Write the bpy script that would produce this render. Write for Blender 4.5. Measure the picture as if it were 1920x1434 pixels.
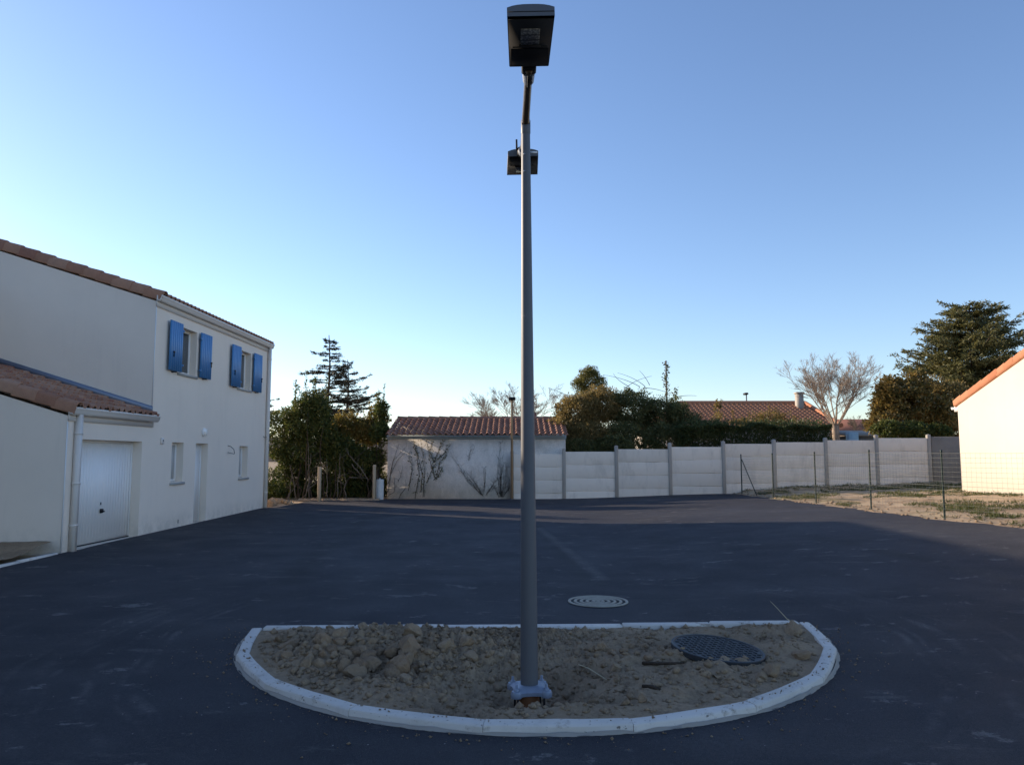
import bpy, math, random
import numpy as np
from mathutils import Matrix, Vector

for o in list(bpy.data.objects):
    bpy.data.objects.remove(o)
scn = bpy.context.scene
COL = scn.collection
R = math.radians

# ------------------------------------------------------------------ camera
CAM_H, FPX, PITCH = 1.8, 1440.0, math.atan(138 / 1440.0)
cam_data = bpy.data.cameras.new("camera")
cam_data.sensor_fit = 'HORIZONTAL'
cam_data.sensor_width = 36.0
cam_data.lens = 27.0
cam_data.clip_start = 0.05
cam_data.clip_end = 3000
cam = bpy.data.objects.new("camera", cam_data)
COL.objects.link(cam)
cam.location = (0, 0, CAM_H)
cam.rotation_euler = (math.pi / 2 + PITCH, 0, 0)
scn.camera = cam

# ------------------------------------------------------------------ sky, sun, exposure
SUN_AZ = R(-61)      # from +Y towards +X
SUN_EL = R(16.5)
world = bpy.data.worlds.new("World")
scn.world = world
world.use_nodes = True
wn = world.node_tree
bg = wn.nodes["Background"]
sky = wn.nodes.new("ShaderNodeTexSky")
sky.sky_type = 'NISHITA'
sky.sun_disc = False
sky.sun_elevation = SUN_EL
sky.sun_rotation = SUN_AZ
sky.altitude = 30
sky.air_density = 1.0
sky.dust_density = 0.25
sky.ozone_density = 1.9
tint = wn.nodes.new("ShaderNodeMix")          # white balance of the daylight, same for the whole sky
tint.data_type = 'RGBA'
tint.blend_type = 'MULTIPLY'
tint.inputs[0].default_value = 1.0
tint.inputs[7].default_value = (.85, .88, 1.02, 1)
wn.links.new(sky.outputs[0], tint.inputs[6])
wn.links.new(tint.outputs[2], bg.inputs[0])
bg.inputs[1].default_value = 0.15
sun_data = bpy.data.lights.new("sun", 'SUN')
sun_data.energy = 5.0
sun_data.angle = R(0.55)
sun_data.color = (1.0, 0.82, 0.62)
sun = bpy.data.objects.new("sun", sun_data)
COL.objects.link(sun)
sdir = Vector((math.sin(SUN_AZ) * math.cos(SUN_EL), math.cos(SUN_AZ) * math.cos(SUN_EL), math.sin(SUN_EL)))
sun.rotation_euler = sdir.to_track_quat('Z', 'Y').to_euler()
sun.location = sdir * 60
scn.view_settings.view_transform = 'Standard'
scn.view_settings.look = 'None'
scn.view_settings.exposure = 0.62
scn.view_settings.gamma = 1.0
scn.view_settings.use_curve_mapping = False
scn.cycles.max_bounces = 4
scn.cycles.transparent_max_bounces = 8

# ------------------------------------------------------------------ helpers: placing
def ray(u, v):
    a = (u - 960) / FPX
    t = (717 - v) / FPX
    return a, math.cos(PITCH) - t * math.sin(PITCH), math.sin(PITCH) + t * math.cos(PITCH)

def at(u, v, Y):
    """the point of the place at depth Y that the photo shows at (u, v)"""
    a, b, c = ray(u, v)
    k = Y / b
    return Vector((a * k, Y, CAM_H + c * k))

def sstep(t):
    t = np.clip(t, 0, 1)
    return t * t * (3 - 2 * t)

def tz(X, Y):
    """height of the terrain"""
    X = np.asarray(X, float)
    Y = np.asarray(Y, float)
    zl = .009 * np.clip(Y, 0, 40)
    zr = np.interp(Y, [0, 6, 9, 13, 18, 27, 40], [.05, .12, .25, .42, .5, .43, .5])
    z = zl + (zr - zl) * sstep((X - 1) / 7.0)
    z = z + np.clip(np.minimum(X, 15) - 8, 0, 99) * .045
    return z

# ------------------------------------------------------------------ helpers: noise
def _h(ix, iy, iz, seed):
    n = (ix * 374761393 + iy * 668265263 + iz * 2147483647 + seed * 1274126177) & 0xffffffff
    n = ((n ^ (n >> 13)) * 1274126177) & 0xffffffff
    n = (n ^ (n >> 16)) & 0xffffffff
    return n / 4294967295.0

def vnoise(p, seed=0):
    """value noise, p (n,3) -> 0..1"""
    p = np.asarray(p, float)
    i = np.floor(p).astype(np.int64)
    f = p - i
    f = f * f * (3 - 2 * f)
    out = 0
    for dx in (0, 1):
        for dy in (0, 1):
            for dz in (0, 1):
                w = (f[:, 0] if dx else 1 - f[:, 0]) * (f[:, 1] if dy else 1 - f[:, 1]) * (f[:, 2] if dz else 1 - f[:, 2])
                out = out + w * _h(i[:, 0] + dx, i[:, 1] + dy, i[:, 2] + dz, seed)
    return out

def fbm(p, octaves=4, seed=0, gain=.5):
    p = np.asarray(p, float)
    s = 0
    a = 1.0
    t = 0
    for k in range(octaves):
        s = s + a * vnoise(p * (2.03 ** k), seed + k)
        t += a
        a *= gain
    return s / t

# ------------------------------------------------------------------ helpers: meshes
class MB:
    """collects geometry for ONE mesh object"""
    def __init__(self):
        self.chunks = []
        self.n = 0

    def add(self, verts, faces):
        verts = np.asarray(verts, float).reshape(-1, 3)
        if isinstance(faces, np.ndarray):
            self.chunks.append((verts, [faces + self.n]))
        else:
            by = {}
            for f in faces:
                by.setdefault(len(f), []).append(f)
            self.chunks.append((verts, [np.array(v, np.int64) + self.n for v in by.values()]))
        self.n += len(verts)
        return self

    def box(self, a, b):
        (x0, y0, z0), (x1, y1, z1) = a, b
        v = [(x0, y0, z0), (x1, y0, z0), (x1, y1, z0), (x0, y1, z0), (x0, y0, z1), (x1, y0, z1), (x1, y1, z1), (x0, y1, z1)]
        f = [(0, 3, 2, 1), (4, 5, 6, 7), (0, 1, 5, 4), (1, 2, 6, 5), (2, 3, 7, 6), (3, 0, 4, 7)]
        return self.add(v, f)

    def bbox(self, a, b, bev=.01):
        """box with chamfered edges"""
        a, b = [min(p, q) for p, q in zip(a, b)], [max(p, q) for p, q in zip(a, b)]
        vs = []
        idx = {}
        for ax in range(3):
            for sx in (0, 1):
                for sy in (0, 1):
                    for sz in (0, 1):
                        s = (sx, sy, sz)
                        p = []
                        for k in range(3):
                            e = b[k] if s[k] else a[k]
                            if k != ax:
                                e += -bev if s[k] else bev
                            p.append(e)
                        idx[(ax, s)] = len(vs)
                        vs.append(p)
        fs = []
        for ax in range(3):
            k1, k2 = (ax + 1) % 3, (ax + 2) % 3
            for s in (0, 1):
                q = []
                for t1, t2 in ((0, 0), (1, 0), (1, 1), (0, 1)):
                    m = [0, 0, 0]
                    m[ax] = s
                    m[k1] = t1
                    m[k2] = t2
                    q.append(idx[(ax, tuple(m))])
                fs.append(q if s else q[::-1])
        for ax in range(3):
            k1, k2 = (ax + 1) % 3, (ax + 2) % 3
            for t1 in (0, 1):
                for t2 in (0, 1):
                    m0 = [0, 0, 0]
                    m1 = [0, 0, 0]
                    m0[ax], m1[ax] = 0, 1
                    m0[k1] = m1[k1] = t1
                    m0[k2] = m1[k2] = t2
                    m0, m1 = tuple(m0), tuple(m1)
                    q = [idx[(k1, m0)], idx[(k1, m1)], idx[(k2, m1)], idx[(k2, m0)]]
                    fs.append(q if (t1 != t2) else q[::-1])
        for sx in (0, 1):
            for sy in (0, 1):
                for sz in (0, 1):
                    s = (sx, sy, sz)
                    q = [idx[(0, s)], idx[(1, s)], idx[(2, s)]]
                    fs.append(q if (sx + sy + sz) % 2 else q[::-1])
        return self.add(vs, fs)

    def tube(self, pts, rad, n=8, cap=True):
        pts = [Vector(p) for p in pts]
        if not hasattr(rad, '__len__'):
            rad = [rad] * len(pts)
        vs = []
        up = None
        for i, p in enumerate(pts):
            d = (pts[min(i + 1, len(pts) - 1)] - pts[max(i - 1, 0)])
            if d.length < 1e-9:
                d = Vector((0, 0, 1))
            d.normalize()
            if up is None:
                up = Vector((1, 0, 0)) if abs(d.x) < .8 else Vector((0, 1, 0))
            x = up - d * up.dot(d)
            if x.length < 1e-4:
                x = d.orthogonal()
            x.normalize()
            up = x
            y = d.cross(x)
            for k in range(n):
                a = 2 * math.pi * k / n
                vs.append(p + (x * math.cos(a) + y * math.sin(a)) * rad[i])
        fs = []
        for i in range(len(pts) - 1):
            for k in range(n):
                fs.append((i * n + k, i * n + (k + 1) % n, (i + 1) * n + (k + 1) % n, (i + 1) * n + k))
        if cap:
            fs.append(tuple(range(n))[::-1])
            fs.append(tuple((len(pts) - 1) * n + k for k in range(n)))
        return self.add([tuple(v) for v in vs], fs)

    def lathe(self, prof, c=(0, 0, 0), n=32, M=None):
        """prof: (r, z) list, around z through c"""
        vs = []
        for r, z in prof:
            for k in range(n):
                a = 2 * math.pi * k / n
                p = Vector((r * math.cos(a), r * math.sin(a), z))
                if M is not None:
                    p = M @ p
                vs.append((p.x + c[0], p.y + c[1], p.z + c[2]))
        fs = []
        for i in range(len(prof) - 1):
            for k in range(n):
                fs.append((i * n + k, i * n + (k + 1) % n, (i + 1) * n + (k + 1) % n, (i + 1) * n + k))
        return self.add(vs, fs)

    def prism(self, poly, axis, t0, t1):
        """polygon in the two other axes swept along axis from t0 to t1"""
        n = len(poly)
        def P(p, t):
            if axis == 0: return (t, p[0], p[1])
            if axis == 1: return (p[0], t, p[1])
            return (p[0], p[1], t)
        vs = [P(p, t0) for p in poly] + [P(p, t1) for p in poly]
        fs = [tuple(range(n))[::-1], tuple(range(n, 2 * n))]
        fs += [(i, (i + 1) % n, n + (i + 1) % n, n + i) for i in range(n)]
        return self.add(vs, fs)

    def leaves(self, pts, dirs, size, aspect=.5, rng=None, fold=.15):
        """diamond leaves: pts (n,3), dirs (n,3) axis of each leaf"""
        n = len(pts)
        if n == 0:
            return self
        d = dirs / np.maximum(np.linalg.norm(dirs, axis=1, keepdims=True), 1e-6)
        r = rng.normal(size=(n, 3))
        s = np.cross(d, r)
        s /= np.maximum(np.linalg.norm(s, axis=1, keepdims=True), 1e-6)
        nn = np.cross(d, s)
        L = (np.asarray(size) * rng.uniform(.65, 1.35, n)).reshape(-1, 1)
        w = L * aspect * .5
        v = np.empty((n, 4, 3))
        v[:, 0] = pts
        v[:, 1] = pts + d * L * .45 + s * w + nn * L * fold
        v[:, 2] = pts + d * L
        v[:, 3] = pts + d * L * .45 - s * w + nn * L * fold
        f = np.arange(n * 4, dtype=np.int64).reshape(n, 4)
        return self.add(v.reshape(-1, 3), f)

    def mesh(self, name, smooth=False):
        me = bpy.data.meshes.new(name)
        V = np.concatenate([c[0] for c in self.chunks]) if self.chunks else np.zeros((0, 3))
        loops, starts, tot = [], [], 0
        for _, fl in self.chunks:
            for f in fl:
                m, k = f.shape
                loops.append(f.reshape(-1))
                starts.append(tot + np.arange(m) * k)
                tot += m * k
        loops = np.concatenate(loops).astype(np.int32)
        starts = np.concatenate(starts).astype(np.int32)
        me.vertices.add(len(V))
        me.vertices.foreach_set("co", V.astype(np.float32).ravel())
        me.loops.add(len(loops))
        me.loops.foreach_set("vertex_index", loops)
        me.polygons.add(len(starts))
        me.polygons.foreach_set("loop_start", starts)
        me.update(calc_edges=True)
        me.validate()
        if smooth:
            me.polygons.foreach_set("use_smooth", np.ones(len(me.polygons), bool))
            if smooth is not True:
                me.set_sharp_from_angle(angle=R(smooth))
        return me

def tag(o, label=None, cat=None, group=None, kind=None):
    if label: o["label"] = label
    if cat: o["category"] = cat
    if group: o["group"] = group
    if kind: o["kind"] = kind
    return o

def thing(name, label, cat, loc=(0, 0, 0), rz=0, group=None):
    o = bpy.data.objects.new(name, None)
    COL.objects.link(o)
    o.empty_display_size = .3
    o.location = loc
    o.rotation_euler = (0, 0, rz)
    return tag(o, label, cat, group)

def root_matrix(o):
    M = Matrix.Translation(o.location) @ o.rotation_euler.to_matrix().to_4x4()
    return M

def obj(name, mb, mat, parent=None, local=False, smooth=False, M=None, **kw):
    """one mesh object; parts are given in world space unless local"""
    me = mb if isinstance(mb, bpy.types.Mesh) else mb.mesh(name, smooth)
    if mat is not None and len(me.materials) == 0:
        me.materials.append(mat)
    o = bpy.data.objects.new(name, me)
    COL.objects.link(o)
    if M is not None:
        o.matrix_basis = M
    if parent is not None:
        o.parent = parent
        if parent.type == 'EMPTY' and not local:
            o.matrix_parent_inverse = root_matrix(parent).inverted()
    return tag(o, **kw)

# ------------------------------------------------------------------ helpers: materials
class NT:
    def __init__(self, name):
        self.m = bpy.data.materials.new(name)
        self.m.use_nodes = True
        self.t = self.m.node_tree
        self.b = self.t.nodes["Principled BSDF"]
        self.out = self.t.nodes["Material Output"]
        tc = self.t.nodes.new("ShaderNodeTexCoord")
        self.obj = tc.outputs["Object"]
        self.geo = self.t.nodes.new("ShaderNodeNewGeometry")
        self.pos = self.geo.outputs["Position"]

    def _in(self, sock, v):
        if isinstance(v, bpy.types.NodeSocket):
            self.t.links.new(v, sock)
        elif v is not None:
            if isinstance(v, (tuple, list)) and len(v) == 3 and sock.type == 'RGBA':
                v = (*v, 1)
            sock.default_value = v

    def noise(self, scale, detail=4, rough=.55, co=None, dist=0, out=0):
        n = self.t.nodes.new("ShaderNodeTexNoise")
        self._in(n.inputs["Vector"], co or self.pos)
        n.inputs["Scale"].default_value = scale
        n.inputs["Detail"].default_value = detail
        n.inputs["Roughness"].default_value = rough
        n.inputs["Distortion"].default_value = dist
        return n.outputs[out]

    def voro(self, scale, co=None, feature='F1', out="Distance"):
        n = self.t.nodes.new("ShaderNodeTexVoronoi")
        n.feature = feature
        self._in(n.inputs["Vector"], co or self.pos)
        n.inputs["Scale"].default_value = scale
        return n.outputs[out]

    def mapping(self, scale=(1, 1, 1), rot=(0, 0, 0), co=None):
        n = self.t.nodes.new("ShaderNodeMapping")
        self._in(n.inputs["Vector"], co or self.pos)
        n.inputs["Scale"].default_value = scale
        n.inputs["Rotation"].default_value = rot
        return n.outputs[0]

    def ramp(self, fac, stops, interp='LINEAR'):
        n = self.t.nodes.new("ShaderNodeValToRGB")
        n.color_ramp.interpolation = interp
        e = n.color_ramp.elements
        while len(e) < len(stops):
            e.new(.5)
        for i, (p, c) in enumerate(stops):
            e[i].position = p
            if not hasattr(c, '__len__'):
                c = (c, c, c)
            e[i].color = (*c, 1)
        self._in(n.inputs[0], fac)
        return n.outputs[0]

    def mix(self, fac, a, b, mode='MIX'):
        n = self.t.nodes.new("ShaderNodeMix")
        n.data_type = 'RGBA'
        n.blend_type = mode
        self._in(n.inputs[0], fac)
        self._in(n.inputs[6], a)
        self._in(n.inputs[7], b)
        return n.outputs[2]

    def math(self, op, a, b=None, c=None):
        n = self.t.nodes.new("ShaderNodeMath")
        n.operation = op
        self._in(n.inputs[0], a)
        self._in(n.inputs[1], b)
        if c is not None:
            self._in(n.inputs[2], c)
        return n.outputs[0]

    def xyz(self, co=None):
        n = self.t.nodes.new("ShaderNodeSeparateXYZ")
        self._in(n.inputs[0], co or self.pos)
        return n.outputs

    def bump(self, h, strength=.3, dist=.01, prev=None):
        n = self.t.nodes.new("ShaderNodeBump")
        n.inputs["Strength"].default_value = strength
        n.inputs["Distance"].default_value = dist
        self._in(n.inputs["Height"], h)
        if prev is not None:
            self._in(n.inputs["Normal"], prev)
        self.t.links.new(n.outputs[0], self.b.inputs["Normal"])
        return n.outputs[0]

    def rnd_obj(self):
        n = self.t.nodes.new("ShaderNodeObjectInfo")
        return n.outputs["Random"]

    def rnd_isl(self):
        return self.geo.outputs["Random Per Island"]

    def fin(self, color, rough=.7, metal=0, spec=.4):
        self._in(self.b.inputs["Base Color"], color)
        self._in(self.b.inputs["Roughness"], rough)
        self._in(self.b.inputs["Metallic"], metal)
        self._in(self.b.inputs["Specular IOR Level"], spec)
        return self.m

MAT = {}

def m_plain(key, col, rough=.6, metal=0, var=.12, scale=6, spec=.4, bump=0, bscale=150):
    t = NT(key)
    n = t.noise(scale, 5)
    c = t.mix(n, tuple(x * (1 - var) for x in col), tuple(min(1, x * (1 + var)) for x in col))
    if bump:
        t.bump(t.noise(bscale, 3), bump, .004)
    MAT[key] = t.fin(c, rough, metal, spec)

def m_stucco(key, col, dirt=(.45, .40, .33)):
    t = NT(key)
    n = t.noise(.7, 5, .6)
    c = t.mix(n, tuple(x * .87 for x in col), tuple(min(1, x * 1.06) for x in col))
    fine = t.noise(70, 3, .7)
    c = t.mix(t.ramp(fine, [(.3, .0), (.75, .22)]), c, tuple(x * .8 for x in col))
    st = t.noise(1.3, 6, .65, co=t.mapping((2.2, 2.2, .25)))
    c = t.mix(t.ramp(st, [(.56, 0), (.85, .22)]), c, dirt)
    z = t.xyz()[2]
    splash = t.math('MULTIPLY', t.ramp(z, [(.15, 1), (.62, 0)]), t.ramp(t.noise(3.5, 6, .7), [(.38, 0), (.66, .7)]))
    c = t.mix(splash, c, dirt)
    t.bump(t.noise(160, 4, .7), .35, .006)
    MAT[key] = t.fin(c, .9, 0, .2)

def m_tile(key, stops, moss=.3):
    t = NT(key)
    c = t.ramp(t.rnd_obj(), stops)
    c = t.mix(t.ramp(t.noise(9, 5, .65), [(.38, 0), (.75, moss)]), c, (.10, .075, .055))
    c = t.mix(t.ramp(t.noise(60, 3), [(.4, 0), (.8, .3)]), c, (.48, .30, .20))
    t.bump(t.noise(90, 3), .25, .004)
    MAT[key] = t.fin(c, .85, 0, .2)

def m_leaf(key, cols, trans=.35, rough=.5, spec=.3):
    t = NT(key)
    n = len(cols)
    stops = [(i / max(1, n - 1), c) for i, c in enumerate(cols)]
    c = t.ramp(t.rnd_isl(), stops)
    c = t.mix(t.ramp(t.noise(1.4, 3), [(.35, 0), (.7, .45)]), c, tuple(x * .6 for x in cols[0]))
    t.fin(c, rough, 0, spec)
    tr = t.t.nodes.new("ShaderNodeBsdfTranslucent")
    hs = t.mix(.5, c, (.9, .8, .25), 'MULTIPLY')
    t._in(tr.inputs[0], t.mix(.5, c, hs))
    mx = t.t.nodes.new("ShaderNodeMixShader")
    mx.inputs[0].default_value = trans
    t.t.links.new(t.b.outputs[0], mx.inputs[1])
    t.t.links.new(tr.outputs[0], mx.inputs[2])
    t.t.links.new(mx.outputs[0], t.out.inputs[0])
    MAT[key] = t.m

def m_bark(key, col, scale=9):
    t = NT(key)
    n = t.noise(scale, 6, .65, co=t.mapping((3, 3, .6)))
    c = t.ramp(n, [(.3, tuple(x * .5 for x in col)), (.7, tuple(x * 1.25 for x in col))])
    t.bump(n, .5, .01)
    MAT[key] = t.fin(c, .9, 0, .15)

def m_asphalt():
    t = NT("asphalt")
    x, y, z = t.xyz()
    big = t.noise(.22, 5, .62)
    c = t.ramp(big, [(.34, (.011, .012, .020)), (.50, (.021, .022, .032)), (.66, (.040, .041, .052))])
    st = t.noise(.9, 6, .65, co=t.mapping((.25, 1.6, 1), (0, 0, .15)))
    c = t.mix(t.ramp(st, [(.46, 0), (.70, .35)]), c, (.065, .063, .066))
    # fresh roller lanes and joints
    def line(x0, y0, x1, y1, w, wob=.06):
        b = (x1 - x0) / (y1 - y0)
        wobn = t.math('MULTIPLY', t.math('SUBTRACT', t.noise(.8, 4), .5), wob * 2)
        d = t.math('ABSOLUTE', t.math('ADD', t.math('SUBTRACT', x, t.math('MULTIPLY_ADD', y, b, x0 - b * y0)), wobn))
        m = t.ramp(t.math('DIVIDE', d, w * 3), [(0, 1), (.33, .75), (1, 0)])
        m2 = t.math('MULTIPLY', t.math('GREATER_THAN', y, min(y0, y1)), t.math('LESS_THAN', y, max(y0, y1)))
        return t.math('MULTIPLY', t.math('MULTIPLY', m, m2), t.ramp(t.noise(1.7, 5), [(.3, .15), (.6, 1)]))
    c = t.mix(t.math('MULTIPLY', line(-4.05, 24, -3.0, 10.2, .13), .95), c, (.009, .010, .014))
    c = t.mix(t.math('MULTIPLY', line(.50, 18.2, 1.12, 10.2, .09), .9), c, (.009, .010, .013))
    c = t.mix(t.math('MULTIPLY', line(.62, 17.5, 1.24, 10.6, .045), .7), c, (.14, .137, .135))
    c = t.mix(t.math('MULTIPLY', line(5.2, 14.6, 6.3, 9.0, .09), .8), c, (.012, .013, .016))
    # dusty wheel tracks sweeping round the island
    dx = t.math('SUBTRACT', x, .21)
    dy = t.math('SUBTRACT', y, 7.66)
    r = t.math('SQRT', t.math('ADD', t.math('MULTIPLY', dx, dx), t.math('MULTIPLY', dy, dy)))
    r = t.math('ADD', r, t.math('MULTIPLY', t.math('SUBTRACT', t.noise(.35, 2), .5), .9))
    dust = None
    for rr, w, s in ((3.50, .030, .9), (3.62, .018, .7), (3.86, .035, .8), (4.12, .022, .7), (4.24, .05, .5), (4.42, .02, .7), (5.2, .05, .4), (5.36, .03, .45)):
        m = t.ramp(t.math('DIVIDE', t.math('ABSOLUTE', t.math('SUBTRACT', r, rr)), w * 2), [(0, s), (1, 0)])
        dust = m if dust is None else t.math('MAXIMUM', dust, m)
    front = t.ramp(t.math('MULTIPLY_ADD', y, -.1, 1.35), [(.28, 0), (.5, 1)])
    br = t.math('MULTIPLY', t.ramp(t.noise(3.4, 7, .75), [(.44, 0), (.62, 1)]), t.ramp(t.noise(.42, 3), [(.46, .05), (.62, 1)]))
    dust = t.math('MULTIPLY', t.math('MULTIPLY', dust, br), front)
    c = t.mix(t.math('MULTIPLY', dust, .75), c, (.15, .145, .14))
    # pale scuffs and dried mud smears
    sc = t.noise(1.1, 7, .7, co=t.mapping((.7, 2.2, 1), (0, 0, .4)), dist=.4)
    c = t.mix(t.ramp(sc, [(.60, 0), (.66, .6)]), c, (.12, .115, .11))
    mud = t.noise(2.1, 7, .74, co=t.mapping((1.1, 1.6, 1), (0, 0, -.3)))
    c = t.mix(t.ramp(mud, [(.61, 0), (.65, .7)]), c, (.21, .20, .19))
    # stone chips
    vo = t.voro(120)
    sp = t.math('MULTIPLY', t.math('LESS_THAN', vo, .26), t.math('GREATER_THAN', t.noise(45, 2), .52))
    c = t.mix(t.math('MULTIPLY', sp, .6), c, (.12, .12, .125))
    c = t.mix(t.ramp(t.noise(55, 3, .7), [(.35, .5), (.6, 0)]), c, (.006, .006, .008))
    c = t.mix(t.ramp(t.noise(170, 2, .8), [(.52, 0), (.70, .55)]), c, (.10, .098, .10))
    c = t.mix(t.math('MULTIPLY', t.math('LESS_THAN', t.voro(7), .04), .8), c, (.36, .35, .33))
    n1 = t.bump(t.noise(150, 4, .75), .9, .010)
    t.bump(t.noise(.8, 4), .12, .06, n1)
    MAT["asphalt"] = t.fin(c, t.ramp(t.noise(1.2, 5), [(.3, .66), (.7, .82)]), 0, .3)

def m_ground():
    t = NT("earth")
    n = t.noise(1.1, 7, .66)
    c = t.ramp(n, [(.28, (.24, .165, .10)), (.5, (.43, .315, .205)), (.74, (.54, .42, .28))])
    c = t.mix(t.ramp(t.noise(.45, 6, .62), [(.52, 0), (.66, .75)]), c, (.09, .11, .035))
    c = t.mix(t.ramp(t.noise(45, 4), [(.45, 0), (.8, .5)]), c, (.44, .37, .28))
    t.bump(t.noise(25, 6, .7), .8, .03)
    MAT["earth"] = t.fin(c, .95, 0, .1)
    t = NT("soil")
    n = t.noise(2.6, 7, .66)
    c = t.ramp(n, [(.28, (.20, .125, .070)), (.52, (.34, .228, .138)), (.76, (.46, .325, .205))])
    c = t.mix(t.ramp(t.noise(38, 5, .7), [(.42, 0), (.8, .55)]), c, (.52, .42, .31))
    c = t.mix(t.ramp(t.rnd_obj(), [(0, 0), (1, .45)]), c, (.50, .385, .26))
    c = t.mix(t.ramp(t.noise(1.3, 4), [(.45, 0), (.68, .5)]), c, (.17, .118, .078))
    c = t.mix(t.ramp(t.noise(11, 6, .7), [(.5, 0), (.72, .65)]), c, (.13, .095, .068))
    b = t.bump(t.noise(34, 7, .72), .9, .03)
    t.bump(t.noise(160, 3, .7), .6, .008, b)
    MAT["soil"] = t.fin(c, .97, 0, .1)

def m_concrete(key, col, stain=(.30, .27, .22), amt=.35, speck=False):
    t = NT(key)
    n = t.noise(1.6, 6, .6)
    c = t.mix(n, tuple(x * .9 for x in col), tuple(min(1, x * 1.08) for x in col))
    c = t.mix(t.ramp(t.noise(2.0, 7, .68, co=t.mapping((1.3, 1.3, .5))), [(.5, 0), (.78, amt)]), c, stain)
    c = t.mix(t.ramp(t.rnd_obj(), [(0, 0), (1, .30)]), c, tuple(x * .6 for x in col))
    if key == "kerb_concrete":
        c = t.mix(t.ramp(t.noise(5, 7, .75), [(.56, 0), (.66, .75)]), c, (.24, .175, .115))
        c = t.mix(t.ramp(t.noise(30, 3, .6), [(.66, 0), (.70, .8)]), c, (.10, .08, .06))
        c = t.mix(t.ramp(t.xyz()[2], [(.055, .5), (.10, 0)]), c, (.40, .33, .24))
    if speck:
        c = t.mix(t.ramp(t.noise(85, 2), [(.50, 0), (.58, .65)]), c, tuple(x * .45 for x in col))
        c = t.mix(t.ramp(t.noise(.9, 6, .65), [(.45, 0), (.75, .6)]), c, (.20, .185, .165))
        t.bump(t.noise(85, 3), .8, .015)
    else:
        t.bump(t.noise(110, 4, .7), .3, .004)
    MAT[key] = t.fin(c, .9, 0, .25)

m_asphalt()
m_ground()
m_stucco("stucco", (.88, .765, .645))
m_stucco("stucco_cream", (.60, .545, .465))
m_tile("tile_brown", [(0, (.30, .135, .085)), (.35, (.40, .20, .125)), (.7, (.47, .27, .18)), (1, (.28, .11, .075))])
m_tile("tile_red", [(0, (.31, .14, .09)), (.5, (.38, .19, .13)), (1, (.26, .12, .085))], .5)
m_tile("tile_orange", [(0, (.48, .19, .10)), (.5, (.54, .24, .13)), (1, (.44, .16, .08))], .15)
m_concrete("panel_concrete", (.85, .755, .64), (.42, .36, .29), .6)
m_concrete("post_concrete", (.40, .36, .31), (.22, .19, .16), .4)
m_concrete("kerb_concrete", (.70, .645, .575), (.33, .29, .24), .45)
m_concrete("mortar_concrete", (.36, .32, .27), (.28, .23, .17), .5)
m_concrete("roughcast", (.84, .78, .705), (.30, .275, .24), .4, True)
m_concrete("old_concrete", (.30, .275, .24), (.12, .11, .095), .6, True)
m_concrete("sill_concrete", (.44, .42, .39), (.3, .27, .23), .3)
m_concrete("wood_post", (.45, .36, .25), (.25, .19, .12), .4)
m_plain("pvc_white", (.80, .78, .75), .35, 0, .04)
m_plain("pvc_sand", (.72, .655, .59), .4, 0, .04)
m_plain("door_white", (.90, .87, .83), .35, 0, .03)
m_plain("blue_paint", (.075, .225, .47), .45, 0, .10, 3, .4, .2, 60)
m_plain("black_metal", (.012, .012, .013), .4, .3, .1)
m_plain("lamp_grey", (.105, .108, .118), .5, .1, .10, 3)
m_plain("lamp_black", (.012, .012, .014), .65, .1, .15)
m_plain("lamp_brown", (.16, .115, .075), .3, .6, .2)
m_plain("alu_cast", (.27, .30, .36), .5, .4, .15, 20, .5, .3, 80)
m_plain("zinc_blue", (.20, .23, .30), .45, .4, .1)
m_plain("cover_black", (.030, .032, .035), .5, 0, .3, 12)
m_plain("cover_iron", (.36, .33, .27), .75, .2, .35, 14, .4, .4, 90)
m_plain("iron_dark", (.02, .02, .02), .8, 0, .3, 12)
m_plain("fence_green", (.010, .026, .022), .45, .2, .1)
m_plain("wire_green", (.17, .18, .16), .5, .3, .1)
m_plain("conduit", (.22, .085, .03), .6)
m_plain("rubber", (.02, .02, .022), .7)
m_plain("frosted_glass", (.62, .62, .60), .35, 0, .05)
m_plain("straw", (.50, .42, .28), .9)
m_plain("dark_inside", (.02, .02, .02), .9)
m_plain("tank_white", (.55, .54, .51), .7, 0, .3, 9)
m_plain("far_wall", (.55, .50, .44), .9)
m_plain("far_blue", (.40, .58, .68), .6)
m_plain("fascia_blue", (.30, .36, .40), .7, 0, .15)
m_leaf("leaf_laurel", [(0.044, 0.067, 0.023), (0.079, 0.113, 0.031), (0.134, 0.157, 0.041), (0.226, 0.198, 0.054)], 0.40)
m_leaf("leaf_gold", [(0.135, 0.135, 0.033), (0.247, 0.192, 0.050), (0.338, 0.237, 0.068), (0.225, 0.147, 0.057)], 0.50)
m_leaf("leaf_ivy", [(0.081, 0.103, 0.044), (0.139, 0.155, 0.058), (0.239, 0.202, 0.081)], 0.40)
m_leaf("leaf_olive", [(0.176, 0.147, 0.059), (0.293, 0.212, 0.082), (0.400, 0.279, 0.106), (0.133, 0.117, 0.043)], 0.45)
m_leaf("leaf_hedge", [(0.049, 0.078, 0.031), (0.086, 0.116, 0.043), (0.145, 0.145, 0.054)], 0.40)
m_leaf("leaf_magnolia", [(0.128, 0.112, 0.040), (0.240, 0.168, 0.056), (0.365, 0.240, 0.078), (0.141, 0.146, 0.051)], 0.40, .35)
m_leaf("needle_dark", [(0.024, 0.030, 0.020), (0.041, 0.043, 0.027), (0.065, 0.057, 0.032)], 0.25)
m_leaf("needle_green", [(0.098, 0.109, 0.046), (0.167, 0.161, 0.063), (0.253, 0.218, 0.081)], 0.35)
m_leaf("leaf_pine", [(0.112, 0.124, 0.036), (0.192, 0.180, 0.054), (0.270, 0.225, 0.068)], 0.40)
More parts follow.
